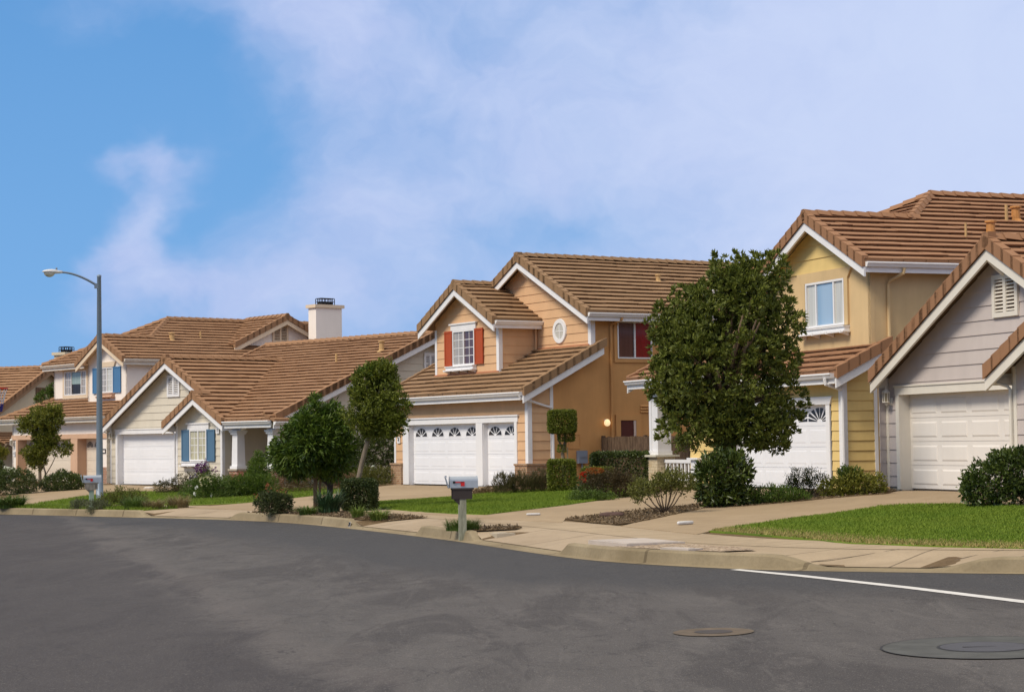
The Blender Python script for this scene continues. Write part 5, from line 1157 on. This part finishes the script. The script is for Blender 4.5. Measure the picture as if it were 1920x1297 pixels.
plant('shrub', 5.37, 40.45, 'low mounded green ground cover shrub behind the driveway of the grey house', 'shrub', L_GRN, [(-.35,0,.10,.4,.3,.2), (.1,0,.14,.45,.3,.22), (.5,.1,.10,.35,.3,.17)], 420, 9, .075, .022, 15, .7, .6, .9, part='foliage', keep=.2)
plant('shrub', 7.25, 41.3, 'yellow green shrub against the corner of the yellow house', 'shrub', L_YEL, [(-.3,0,.16,.42,.3,.22), (.15,.05,.22,.42,.35,.3), (.5,.05,.20,.22,.25,.26), (.0,.15,.38,.22,.2,.2)], 480, 9, .07, .035, 16, .6, .5, .9, part='foliage', keep=.2, extra=lambda h, rng: leafmesh('dark_shoot', *(lambda P: (P[0], P[1]))(rosettes([(-.02,.2,.48,.28,.2,.14)], 90, 8, .07, np.random.default_rng(5), .6)), .07, .03, L_GRN, np.random.default_rng(6), h))
plant('shrub', 8.63, 34.5, 'large dark green glossy shrub in front of the ivory garage door', 'shrub', L_DRK, [(0,0,.45,.55,.5,.45), (.35,0,.60,.6,.55,.42), (.75,.1,.55,.55,.5,.5), (-.25,0,.28,.38,.4,.3), (.2,0,.85,.22,.25,.15), (.55,0,.88,.25,.25,.18)], 900, 9, .085, .045, 17, .5, .35, .9, [([(0,0,-.05), (.05,0,.4)], .03, .02)], TWIG, 6, part='foliage', zoff=0)
# topiary by the orange house
def topiary():
    x, y = 1.46, 57.2; rng = np.random.default_rng(21); h = empty('topiary_tree', (x, y, H(x, y)), 0, 'clipped square headed topiary tree beside the orange house wall', 'topiary')
    P, D = [], []
    def boxfol(c, s, n):
        k = rng.integers(0, 6, n); u = rng.uniform(-1, 1, (n, 3)); ax = k//2; sg = np.where(k % 2, 1., -1.); u[np.arange(n), ax] = sg*rng.uniform(.80, 1.0, n); nrm = np.zeros((n, 3)); nrm[np.arange(n), ax] = sg
        u = np.sign(u)*np.abs(u); rad = np.abs(u)**6; u = u/np.maximum(1, rad.sum(1))[:, None]**(1/6.); P.append(np.array(c) + u*np.array(s)); D.append(nrm*.35 + rng.normal(size=(n, 3))*.9 + np.array([0, 0, .3]))
    boxfol((0, 0, 2.02), (.42, .42, .34), 9500); boxfol((.0, 0, 2.0), (.3, .3, .25), 2500); boxfol((.12, 0, 1.6), (.24, .24, .16), 1500); boxfol((-.02, 0, 1.22), (.12, .12, .10), 300)
    leafmesh('crown', np.concatenate(P), np.concatenate(D), .055, .030, L_LOL, rng, h)
    b = MB(); b.tube([(0,0,-.1), (.03,0,.6), (.0,0,1.1), (.10,0,1.45), (.08,0,1.8)], [.065,.06,.055,.05,.04], 9); b.tube([(0,0,1.2), (-.12,0,1.5), (-.15,0,1.8)], [.04,.03,.02], 7); b.build('trunk', BARKG, h, True)
    b = MB(); b.box(.13, .17, .0, .04, -.1, 1.25); b.box(-.20, -.17, .0, .03, -.1, .95); b.build('stake', paint('pale_stake', (.40, .31, .19), .8), h); b = MB(); b.box(-.22, .20, -.03, -.01, .62, .66); b.box(-.22, .20, -.03, -.01, .84, .875); b.build('tie', DARKM, h)
topiary()
def box_hedge(name, x, y, s, label, cat, mat, n, L, W, seed, rz=0, sharp=6, depth=.8):
    n = int(n*2.1); rng = np.random.default_rng(seed); k = rng.integers(0, 6, n); u = rng.uniform(-1, 1, (n, 3)); ax = k//2; sg = np.where(k % 2, 1., -1.); u[np.arange(n), ax] = sg*rng.uniform(depth - .25, 1.0, n)**.6; nrm = np.zeros((n, 3)); nrm[np.arange(n), ax] = sg
    u = u/np.maximum(1, (np.abs(u)**sharp).sum(1))[:, None]**(1/sharp); S3 = np.array(s)/2; P = u*S3 + np.array([0, 0, S3[2]]) + rng.normal(size=(n, 3))*.012; D = nrm*.3 + rng.normal(size=(n, 3))*.9 + np.array([0, 0, .3])
    o = leafmesh(name, P, D, L, W, mat, rng); o.location = (x, y, H(x, y)); o.rotation_euler = (0, 0, rz); return tag(o, label, cat)
box_hedge('hedge', 1.36, 54.6, (.78, .7, .92), 'square clipped hedge block below the topiary', 'hedge', L_LOL, 6500, .055, .03, 22)
box_hedge('hedge', 3.30, 58.6, (1.95, .8, 1.05), 'long dark clipped hedge in front of the brown fence', 'hedge', L_DRK, 9000, .065, .034, 23); box_hedge('hedge', 2.45, 56.2, (.95, .5, .62), 'short low hedge block in front of the long dark hedge', 'hedge', L_LOL, 2600, .055, .03, 24)
box_hedge('hedge', -24.6, 89.0, (1.9, .9, 1.30), 'dark clipped hedge at the left edge beside the peach garage', 'hedge', L_DRK, 5000, .08, .04, 25); 
plant('shrub', -24.9, 91.5, 'feathery yellow green shrub behind the dark hedge at the left edge', 'shrub', L_YEL, [(0,0,1.45,.9,.5,.4)], 420, 8, .16, .03, 26, .7, 1.0, .5, part='foliage', keep=.2)
plant('shrub', 2.35, 48.6, 'brownish red shrub with red and orange tips before the long hedge', 'shrub', L_RED, [(.12,0,.34,.52,.45,.36), (-.3,0,.38,.35,.35,.34), (.4,.05,.32,.35,.35,.32), (.15,.1,.5,.3,.3,.28)], 700, 9, .05, .022, 27, .55, .5, .9, part='foliage', keep=.3,
      extra=lambda h, rng: (flowers('orange_tip', [(-.32,-.1,.72,.24,.18,.06)], 110, .035, .018, petal('orange_petal', (.22, .065, .015), (.32, .10, .02)), 3)(h, rng), flowers('flower', [(-.62,-.15,.52,.06,.06,.16), (-.55,-.1,.63,.06,.05,.06)], 26, .04, .03, petal('red_petal', (.38, .03, .015), (.50, .05, .02)), 4)(h, rng)))
plant('shrub', 2.10, 49.6, 'dark green shrub behind the square hedge and red tipped shrub', 'shrub', L_DRK, [(-.25,0,.38,.3,.3,.38), (-.1,0,.3,.3,.3,.3)], 260, 9, .06, .03, 28, .5, part='foliage', keep=.3)
plant('shrub', 1.88, 47.4, 'low bright green mat plant at the corner of the orange house lawn', 'shrub', L_GRN, [(-.3,0,.08,.3,.25,.14), (.0,0,.12,.35,.25,.16), (.38,.05,.08,.3,.25,.13)], 380, 9, .05, .016, 29, .7, .6, 1, part='foliage', keep=.2)
plant('shrub', 3.15, 49.2, 'low olive shrub beside the stone porch pier of the yellow house', 'shrub', L_OLV, [(0,0,.2,.35,.3,.3)], 240, 9, .055, .02, 30, .6, part='foliage', keep=.2)
# strap leaved plants
def strappy(x, y, n, L, W, spread, label, mat, seed, erect=.6, cat='plant', name='strappy_plant', zoff=0, flow=None):
    rng = np.random.default_rng(seed); mb_v = []; f = []; K = 5
    for i in range(n):
        an = rng.uniform(0, 2*math.pi); r = spread*math.sqrt(rng.random())*.75; bx, by = r*math.cos(an), r*math.sin(an); dr = rng.uniform(0, 2*math.pi) if r < spread*.3 else an + rng.normal(0, .6)
        l = L*rng.uniform(.7, 1.2); e = erect*rng.uniform(.7, 1.3); w = W*rng.uniform(.7, 1.2); b0 = len(mb_v); px, pz, th = 0, 0, math.pi/2*min(1.0, .55 + e*.5)
        for k in range(K):
            t = k/(K-1); ww = w*(1-t)**.6*.5 + .0008; cx, cy = bx + math.cos(dr)*px, by + math.sin(dr)*px; sx, sy = -math.sin(dr)*ww, math.cos(dr)*ww
            mb_v += [(cx-sx, cy-sy, pz), (cx+sx, cy+sy, pz)]; px += math.cos(th)*l/(K-1); pz += math.sin(th)*l/(K-1); th -= (1.25 - e)*.62
        for k in range(K-1): f.append((b0+2*k, b0+2*k+1, b0+2*k+3, b0+2*k+2))
    me = bpy.data.meshes.new(name); me.from_pydata(mb_v, [], f); me.materials.append(mat); o = bpy.data.objects.new(name, me); C.objects.link(o); o.location = (x, y, H(x, y)+.02+zoff); return tag(o, label, cat)
ST_D = leaf_mat('agapanthus_leaf', (.014, .038, .016), (.045, .095, .038), (.07, .13, .05), .15, .35, .5); ST_L = leaf_mat('light_strap_leaf', (.075, .13, .018), (.16, .22, .035), (.21, .26, .05)); ST_M = leaf_mat('mid_strap_leaf', (.03, .07, .012), (.085, .145, .022), (.13, .18, .03)); ST_T = leaf_mat('dry_strap_leaf', (.10, .075, .03), (.22, .165, .075), (.30, .23, .11))
strappy(-4.42, 45.95, 420, .58, .028, .32, 'dark strap leaved clump between the kerbside tree and square bush', ST_D, 31, .75)
strappy(-4.86, 45.45, 240, .34, .022, .26, 'low strappy clump at the kerb under the drooping tree', ST_M, 32, .5)
strappy(-3.45, 42.5, 200, .30, .018, .17, 'light green strappy tuft in front of the square bush', ST_L, 33, .7)
strappy(-2.95, 42.05, 260, .34, .018, .24, 'pale green arching tuft at the right end of the planted strip', ST_L, 34, .55)
strappy(-15.75, 60.25, 620, .55, .03, .52, 'broad green strappy clump on the kerb at the left edge', ST_M, 35, .55)
for i, (dx, dy, n, L) in enumerate(((-.33, .12, 380, .24), (.06, .12, 380, .26), (.40, -.05, 300, .20))): pass
def tuft():
    rng = np.random.default_rng(36); o = strappy(-.93, 34.90, 900, .27, .008, .42, 'grass tuft around the foot of the silver mailbox on the weathered post', ST_M, 36, .75, 'grass', 'grass_tuft'); o.scale = (1.0, .45, .85); o.rotation_euler = (0, 0, -1.0 + .9)
tuft()
plant('shrub', -12.75, 56.6, 'small grey green plant to the left of the sage mailbox post', 'shrub', L_SAGE, [(0,0,.15,.3,.25,.17)], 220, 8, .05, .016, 37, .7, part='foliage', keep=.2)
plant('shrub', -12.0, 55.4, 'grey leaved low plant to the right of the sage mailbox post', 'shrub', L_SAGE, [(0,0,.12,.36,.25,.18)], 260, 8, .05, .016, 38, .7, part='foliage', keep=.2)
plant('shrub', -11.35, 55.9, 'loose wild shrub between the lamp post and the driveway apron', 'shrub', L_OLV, [(-.35,0,.25,.45,.3,.28), (.25,0,.3,.45,.3,.26), (-.1,0,.52,.14,.12,.16)], 430, 7, .06, .022, 39, .8, .6, 1, part='foliage', keep=.15)
strappy(-10.75, 54.4, 420, .42, .012, .36, 'green grassy clump at the kerb right of the lamp post', ST_M, 40, .75, 'grass', 'grass_clump')
strappy(-10.15, 54.2, 420, .36, .012, .36, 'dry brown grass clump beside the wide driveway apron', ST_T, 41, .6, 'grass', 'grass_clump'); strappy(-9.55, 54.7, 420, .40, .012, .40, 'tan dry grass clump at the left edge of the apron', ST_T, 42, .65, 'grass', 'grass_clump')
plant('shrub', .22, 54.9, 'brown green lavender like shrub before the right garage door of the orange house', 'shrub', leaf_mat('lavender_leaf', (.035, .036, .014), (.095, .088, .032), (.17, .14, .06)), [(-.45,0,.26,.38,.32,.3), (.05,0,.28,.45,.35,.32), (.55,.05,.30,.35,.3,.32)], 700, 8, .11, .010, 43, .8, 1.3, .45, part='foliage', keep=.15)
plant('shrub', -5.85, 46.9, 'rounded dark shrub dotted with coral flowers on the kerb', 'shrub', leaf_mat('coral_bush_leaf', (.018, .030, .010), (.055, .075, .022), (.085, .10, .03)), [(0,0,.26,.46,.4,.27), (-.15,0,.36,.3,.3,.2), (.18,0,.33,.28,.3,.2)], 560, 9, .06, .022, 44, .55, .5, .9, part='foliage', keep=.3, extra=flowers('flower', [(.22,-.1,.58,.12,.1,.05), (-.40,-.1,.50,.07,.06,.06), (-.12,-.1,.66,.05,.05,.10)], 20, .04, .022, petal('coral_petal', (.30, .11, .05), (.40, .16, .08)), 4))
box_hedge('bush', -3.80, 47.3, (.88, .8, .78), 'square topped dark bush at the kerb around the leaning tree', 'bush', leaf_mat('square_bush_leaf', (.012, .026, .007), (.042, .070, .016), (.095, .115, .03)), 6500, .065, .032, 45, 0, 4, .55)
plant('tree', -5.11, 49.68, 'dark tree with drooping leaves and a pointed top on the kerb', 'tree', L_DRP, [(.0,0,1.55,.95,.85,.55), (.05,0,1.95,.80,.75,.5), (.12,0,2.35,.48,.45,.35), (-.55,0,1.35,.5,.5,.35), (.6,0,1.35,.48,.5,.4), (.0,0,2.68,.14,.14,.24), (.55,0,2.05,.35,.4,.25)], 1900, 9, .17, .042, 46, .45, .0, .75, [([(-.02,0,-.1), (-.02,0,.5), (.0,0,1.0), (.03,0,1.4)], .055, .045), ([(.08,.03,-.1), (.10,.03,.6), (.12,.02,1.2)], .035, .03)], BARK, 14, .35, lump=(46, .32), keep=.3, extra=flowers('shoot', [(.02,0,2.82,.10,.10,.14), (-.5,0,1.95,.16,.12,.08), (-.28,0,2.4,.14,.1,.08)], 60, .12, .03, L_BRT, 6, 7))
plant('tree', -3.87, 48.13, 'round headed tree with a leaning bare trunk beside the orange garage', 'tree', L_LOL, [(.52,0,2.55,.70,.62,.72), (.40,0,3.0,.55,.5,.55), (.80,0,2.25,.50,.5,.45), (.20,0,2.3,.5,.5,.5), (.5,0,3.35,.36,.35,.25)], 1900, 9, .085, .036, 47, .35, .35, .9, [([(.0,0,-.1), (-.03,0,.7), (.08,0,1.2), (.28,0,1.9), (.35,0,2.3)], .07, .055)], BARKG, 16, lump=(60, .24), keep=.3, extra=flowers('shoot', [(.35,0,3.45,.34,.3,.12), (.1,0,3.0,.15,.2,.3)], 130, .09, .03, L_BRT, 7, 8))
# planting in front of the greige bungalow
plant('shrub', -8.81, 66.44, 'bright green conical shrub before the porch of the greige bungalow', 'shrub', L_BRT, [(0,0,.45,.52,.45,.45), (0,0,.85,.36,.35,.4), (.0,0,1.2,.15,.15,.28)], 700, 8, .085, .026, 48, .5, .5, .9, part='foliage', keep=.3)
plant('shrub', -10.95, 67.9, 'purple flowering shrub below the blue shuttered window', 'shrub', L_OLV, [(-.1,0,.45,.32,.3,.45), (.1,0,.75,.2,.2,.3), (.35,0,.55,.14,.14,.3)], 260, 7, .06, .02, 49, .8, .6, 1, [([(0,0,-.05), (.02,0,.5)], .02, .01)], TWIG, 5, part='foliage', keep=.15, extra=lambda h, rng: (flowers('flower', [(-.05,-.1,.92,.24,.18,.14), (.42,-.05,.84,.08,.08,.08), (.10,-.05,1.15,.12,.1,.06)], 60, .06, .045, petal('purple_petal', (.12, .03, .13), (.20, .06, .20)), 8)(h, rng)))
plant('shrub', -12.1, 70.0, 'low brownish green bed plant at the corner of the white garage door', 'shrub', leaf_mat('brown_green_leaf', (.045, .040, .014), (.10, .085, .03), (.13, .11, .04)), [(-.45,0,.22,.6,.35,.3), (.3,0,.34,.65,.4,.42)], 640, 8, .06, .022, 50, .7, part='foliage', keep=.2, extra=flowers('flower', [(.45,-.1,.62,.12,.1,.07)], 14, .05, .035, petal('violet_petal', (.17, .13, .28), (.25, .20, .38)), 9))
plant('shrub', -9.75, 61.9, 'green shrub with white daisies at the edge of the flower bed', 'shrub', L_GRN, [(-.35,0,.28,.65,.45,.36), (.3,0,.32,.6,.45,.40), (-.1,.1,.58,.45,.3,.26)], 900, 8, .07, .02, 51, .7, .5, 1, part='foliage', keep=.2, extra=lambda h, rng: (flowers('daisy', [(-.42,-.42,.20,.03,.02,.03), (.1,-.42,.17,.03,.02,.03), (-.40,-.42,.40,.02,.02,.02)], 6, .05, .045, petal('white_petal', (.75, .75, .70), (.80, .80, .76)), 10, 10)(h, rng), flowers('daisy', [(-.12,-.3,.6,.2,.08,.16)], 22, .04, .03, petal('cream_petal', (.60, .55, .30), (.70, .66, .42)), 11, 6)(h, rng)))
plant('shrub', -8.6, 62.3, 'dark green bed plant to the right of the daisies', 'shrub', L_DRP, [(-.2,0,.3,.7,.4,.4), (.45,0,.32,.6,.35,.4)], 640, 8, .11, .02, 52, .7, .5, .9, part='foliage', keep=.2); plant('shrub', -9.9, 66.8, 'olive bed plant between the purple and conical shrubs', 'shrub', L_OLV, [(0,0,.3,.5,.4,.42), (.35,0,.25,.35,.35,.35)], 420, 8, .07, .02, 53, .7, part='foliage', keep=.2, extra=flowers('flower', [(.35,-.1,.55,.22,.15,.22)], 40, .05, .03, petal('salmon_petal', (.36, .13, .08), (.46, .20, .13)), 12))
plant('shrub', -7.4, 65.2, 'rusty brown shrub right of the bright conical shrub', 'shrub', L_BRN, [(-.35,0,.4,.5,.4,.42), (.2,0,.42,.55,.45,.42)], 600, 8, .07, .016, 54, .7, .6, .9, part='foliage', keep=.2); plant('shrub', -6.1, 65.6, 'reddish brown dry shrub behind the trunk of the drooping tree', 'shrub', L_BRN, [(0,0,.35,.5,.4,.38), (.45,0,.28,.4,.35,.3)], 480, 8, .07, .016, 55, .7, .6, .9, part='foliage', keep=.2, extra=flowers('flower', [(-.3,-.2,.5,.4,.1,.2), (.3,-.2,.3,.3,.1,.16)], 50, .05, .03, petal('dusty_pink_petal', (.24, .10, .08), (.34, .16, .12)), 13)); plant('shrub', -7.0, 67.6, 'dark green shrub behind the rusty brown shrub', 'shrub', L_DRK, [(0,0,.4,.9,.4,.4)], 300, 8, .08, .03, 56, .6, part='foliage', keep=.2)
plant('shrub', -5.35, 74.6, 'tall dark hedge shrub between the greige and orange houses', 'shrub', L_DRK, [(0,0,1.0,.95,.7,1.0), (.4,0,1.4,.7,.6,.7), (-.7,.2,.9,.8,.6,.9), (-1.6,.4,.8,.9,.6,.85)], 1500, 8, .10, .04, 57, .5, .35, .9, part='foliage', keep=.3)
plant('shrub', -4.9, 70.2, 'olive low shrub at the edge of the driveway of the orange house', 'shrub', L_OLV, [(0,0,.3,.6,.4,.38), (-.55,0,.3,.5,.4,.42)], 460, 8, .085, .016, 58, .7, .9, .7, part='foliage', keep=.2)
plant('shrub', -.95, 56.2, 'brown low planting between the lawn and driveway of the orange house', 'shrub', L_BRN, [(0,0,.06,.5,.3,.13), (.5,.2,.1,.4,.3,.17)], 320, 7, .07, .014, 59, .8, .8, .9, part='foliage', keep=.15)
def litter(polys, n, seed):
    r = np.random.default_rng(seed); X = []
    for pl, k in zip(polys, n):
        P = np.array(pl); x = r.uniform(P[:, 0].min(), P[:, 0].max(), k*4); y = r.uniform(P[:, 1].min(), P[:, 1].max(), k*4); m = inside(pl, x, y); X.append(np.stack([x[m][:k], y[m][:k]], 1))
    q = np.concatenate(X); pos = np.concatenate([q, (hh(q[:, 0], q[:, 1]) + .037)[:, None]], 1); d = r.normal(size=(len(q), 3)); d[:, 2] = np.abs(d[:, 2])*.35
    o = leafmesh('leaf_litter', pos, d, .065, .035, leaf_mat('litter', (.05, .032, .018), (.17, .115, .06), (.30, .22, .13)), r); return tag(o, 'dry leaves and bark chips scattered over the planting beds', 'leaf litter', kind='stuff')
litter([STRIP, BED1, BED2, [(-10.5,60.2),(-7.5,60.2),(-5.8,65),(-7,68.5),(-12.4,71),(-13.4,71)]], [5200, 3600, 500, 3000], 71)
# the left end
plant('tree', -19.9, 81.2, 'vase shaped young tree with two trunks before the peach garage', 'tree', leaf_mat('olive_tree_leaf', (.036, .052, .006), (.14, .165, .018), (.27, .27, .035)), [(.05,0,2.75,.75,.65,.55), (.42,0,3.15,.32,.35,.3), (.75,0,3.2,.14,.16,.22), (-.45,0,2.6,.5,.5,.35), (.12,0,2.1,.52,.5,.4), (.05,0,1.55,.65,.6,.28), (.85,0,1.45,.38,.35,.16), (1.0,0,1.65,.16,.18,.14), (-.5,0,1.35,.4,.4,.26), (-.2,0,1.1,.35,.3,.2)], 1300, 8, .13, .048, 60, .5, .35, .95, [([(-.08,0,-.1), (-.1,0,.6), (-.02,0,1.3), (.05,0,2.0)], .075, .05), ([(.14,.05,-.1), (.12,.05,.6), (-.05,.0,1.2)], .04, .03), ([(.16,0,.5), (.42,0,.95), (.6,0,1.35)], .022, .015)], BARKG, 16, zoff=.1, lump=(60, .26), keep=.3)
plant('shrub', -20.1, 77.6, 'large round dark bush left of the young tree', 'shrub', L_DRK, [(0,0,.5,.85,.7,.55), (-.35,0,.6,.6,.6,.42), (.45,0,.38,.5,.5,.4), (-.9,.1,.5,.5,.5,.5)], 1100, 8, .075, .034, 61, .45, .3, .9, part='foliage', keep=.4); plant('shrub', -18.3, 78.3, 'wide low dark bush right of the young tree', 'shrub', L_DRK, [(0,0,.36,.75,.6,.4), (.35,0,.33,.5,.5,.36), (-.1,0,.72,.18,.2,.16), (-.5,0,.3,.45,.5,.34)], 950, 8, .075, .034, 62, .45, .3, .9, part='foliage', keep=.4)
plant('tree', -23.2, 96.0, 'round green tree rising behind the white stucco house', 'tree', L_GRN, [(0,0,4.05,.62,.6,.55), (.35,0,4.5,.4,.4,.5), (-.2,0,3.6,.4,.4,.4)], 420, 8, .13, .05, 63, .45, .3, .9, [([(0,0,-.1), (.02,0,2), (0,0,3.6)], .08, .05)], BARK, 6)

# ------------------------------------------------------------------ sky, sun, camera
def make_world():
    w = bpy.data.worlds.new('World'); S.world = w; w.use_nodes = True; n = w.node_tree; n.nodes.clear()
    o = nd(n, 'ShaderNodeOutputWorld'); bg = nd(n, 'ShaderNodeBackground'); n.links.new(bg.outputs[0], o.inputs[0]); bg.inputs[1].default_value = .10
    sky = nd(n, 'ShaderNodeTexSky', sky_type='NISHITA'); sky.sun_disc = False; sky.sun_elevation = R(SUN_EL); sky.sun_rotation = R(SUN_ROT); sky.air_density = 1.2; sky.dust_density = 1.5
    tc = nd(n, 'ShaderNodeTexCoord').outputs['Generated']; sx = nd(n, 'ShaderNodeSeparateXYZ'); n.links.new(tc, sx.inputs[0]); X, Y, Z = sx.outputs
    az = math_(n, 'ARCTAN2', X, Y); el = math_(n, 'ARCSINE', Z)
    # clouds in (azimuth, elevation), domain-warped
    cb = nd(n, 'ShaderNodeCombineXYZ'); n.links.new(az, cb.inputs[0]); n.links.new(el, cb.inputs[1]); P = cb.outputs[0]
    w1 = noise(n, P, 7, 5, .55, (1, 1.2, 1)); sh = nd(n, 'ShaderNodeVectorMath', operation='ADD'); n.links.new(P, sh.inputs[0]); sh.inputs[1].default_value = (3.7, 1.9, 0); w2 = noise(n, sh.outputs[0], 7, 5, .55, (1, 1.2, 1))
    wx = math_(n, 'ADD', az, math_(n, 'MULTIPLY', math_(n, 'SUBTRACT', w1, .5), .15)); wy = math_(n, 'ADD', el, math_(n, 'MULTIPLY', math_(n, 'SUBTRACT', w2, .5), .13))
    cw = nd(n, 'ShaderNodeCombineXYZ'); n.links.new(wx, cw.inputs[0]); n.links.new(wy, cw.inputs[1]); Q = cw.outputs[0]
    n1 = noise(n, Q, 8, 5, .52, (1, 1.3, 1)); n2 = noise(n, Q, 24, 6, .6, (1, 1.2, 1))
    dens = math_(n, 'ADD', math_(n, 'MULTIPLY', math_(n, 'SUBTRACT', n1, .5), .9), math_(n, 'MULTIPLY', math_(n, 'SUBTRACT', n2, .5), .32))
    def blob(px, py, rx, ry, amp):
        a0, e0 = (px - 960)/3600, (828 - py)/3600
        dx = math_(n, 'DIVIDE', math_(n, 'SUBTRACT', wx, a0), rx/3600); dy = math_(n, 'DIVIDE', math_(n, 'SUBTRACT', wy, e0), ry/3600)
        q = math_(n, 'ADD', math_(n, 'MULTIPLY', dx, dx), math_(n, 'MULTIPLY', dy, dy)); return math_(n, 'MULTIPLY', math_(n, 'POWER', 2.718, math_(n, 'MULTIPLY', q, -1)), amp)
    base = math_(n, 'MULTIPLY_ADD', math_(n, 'MINIMUM', math_(n, 'MAXIMUM', az, -.30), .30), 1.3, .50)
    for b in ((620, 60, 190, 150, .42), (1350, 200, 560, 300, .28), (235, 275, 80, 34, .50), (290, 370, 60, 90, .48), (265, 480, 80, 60, .42), (330, 540, 120, 80, .25), (480, 590, 300, 60, .28), (660, 410, 200, 170, .28), (150, 40, 120, 70, .22), (90, 330, 170, 260, -.36), (470, 240, 100, 110, -.22), (395, 420, 36, 60, -.20), (330, 130, 90, 100, -.22), (1120, 440, 170, 60, -.30), (1560, 90, 120, 80, -.10), (1650, 330, 350, 180, .14), (70, 600, 130, 140, -.16)):
        base = math_(n, 'ADD', base, blob(*b))
    dens = math_(n, 'ADD', base, dens)
    f = nd(n, 'ShaderNodeMapRange', interpolation_type='SMOOTHSTEP'); f.inputs[1].default_value = .10; f.inputs[2].default_value = .98; n.links.new(dens, f.inputs[0]); fac = f.outputs[0]
    hz = ramp(n, math_(n, 'DIVIDE', el, .26), [(0, (.235, .440, .740)), (.30, (.170, .390, .735)), (1, (.105, .300, .635))])
    cl = ramp(n, n2, [(.3, (.415, .500, .800)), (.7, (.500, .585, .845))]); cl = mixc(n, ramp(n, math_(n, 'ADD', az, .25), [(.10, 0.0), (.48, .75)]), cl, (.575, .665, .890))
    vis = mixc(n, fac, hz, cl)
    # unseen cloud deck overhead, brightened to add soft light, darker below the horizon
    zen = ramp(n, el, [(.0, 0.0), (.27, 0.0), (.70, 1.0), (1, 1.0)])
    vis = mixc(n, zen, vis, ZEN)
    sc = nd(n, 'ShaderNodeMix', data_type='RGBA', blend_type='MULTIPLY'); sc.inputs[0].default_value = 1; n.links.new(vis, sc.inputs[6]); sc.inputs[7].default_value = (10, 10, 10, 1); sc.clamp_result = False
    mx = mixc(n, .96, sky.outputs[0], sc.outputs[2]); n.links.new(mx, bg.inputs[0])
SUN_EL, SUN_AZ = 46, 234          # azimuth of the sun, clockwise from +Y: behind the camera, to the left
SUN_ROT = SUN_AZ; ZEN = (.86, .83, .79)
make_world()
l = bpy.data.lights.new('sun', 'SUN'); l.energy = 2.7; l.angle = R(18); l.color = (1, .90, .76); so = bpy.data.objects.new('sun', l); C.objects.link(so)
sd = V3((math.sin(R(SUN_AZ))*math.cos(R(SUN_EL)), math.cos(R(SUN_AZ))*math.cos(R(SUN_EL)), math.sin(R(SUN_EL)))); so.rotation_euler = sd.to_track_quat('Z', 'Y').to_euler()
cam = bpy.data.cameras.new('camera'); co = bpy.data.objects.new('camera', cam); C.objects.link(co); S.camera = co
cam.sensor_width = 36; cam.lens = 36*3600/1920; cam.clip_end = 8000; cam.clip_start = .1
PITCH = math.atan((828 - 648.5)/3600); ROLL = .0135
fw = V3((0, math.cos(PITCH), math.sin(PITCH))); r0 = V3((1, 0, 0)); u0 = r0.cross(fw); c, s = math.cos(ROLL), math.sin(ROLL); ri = r0*c - u0*s; up = r0*s + u0*c
co.matrix_world = Matrix(((ri.x, up.x, -fw.x, 0), (ri.y, up.y, -fw.y, 0), (ri.z, up.z, -fw.z, 1.75), (0, 0, 0, 1)))
S.view_settings.view_transform = 'Standard'; S.view_settings.look = 'None'; S.view_settings.exposure = .12; S.view_settings.gamma = 1
S.cycles.max_bounces = 6; S.cycles.transparent_max_bounces = 4; S.cycles.use_denoising = True
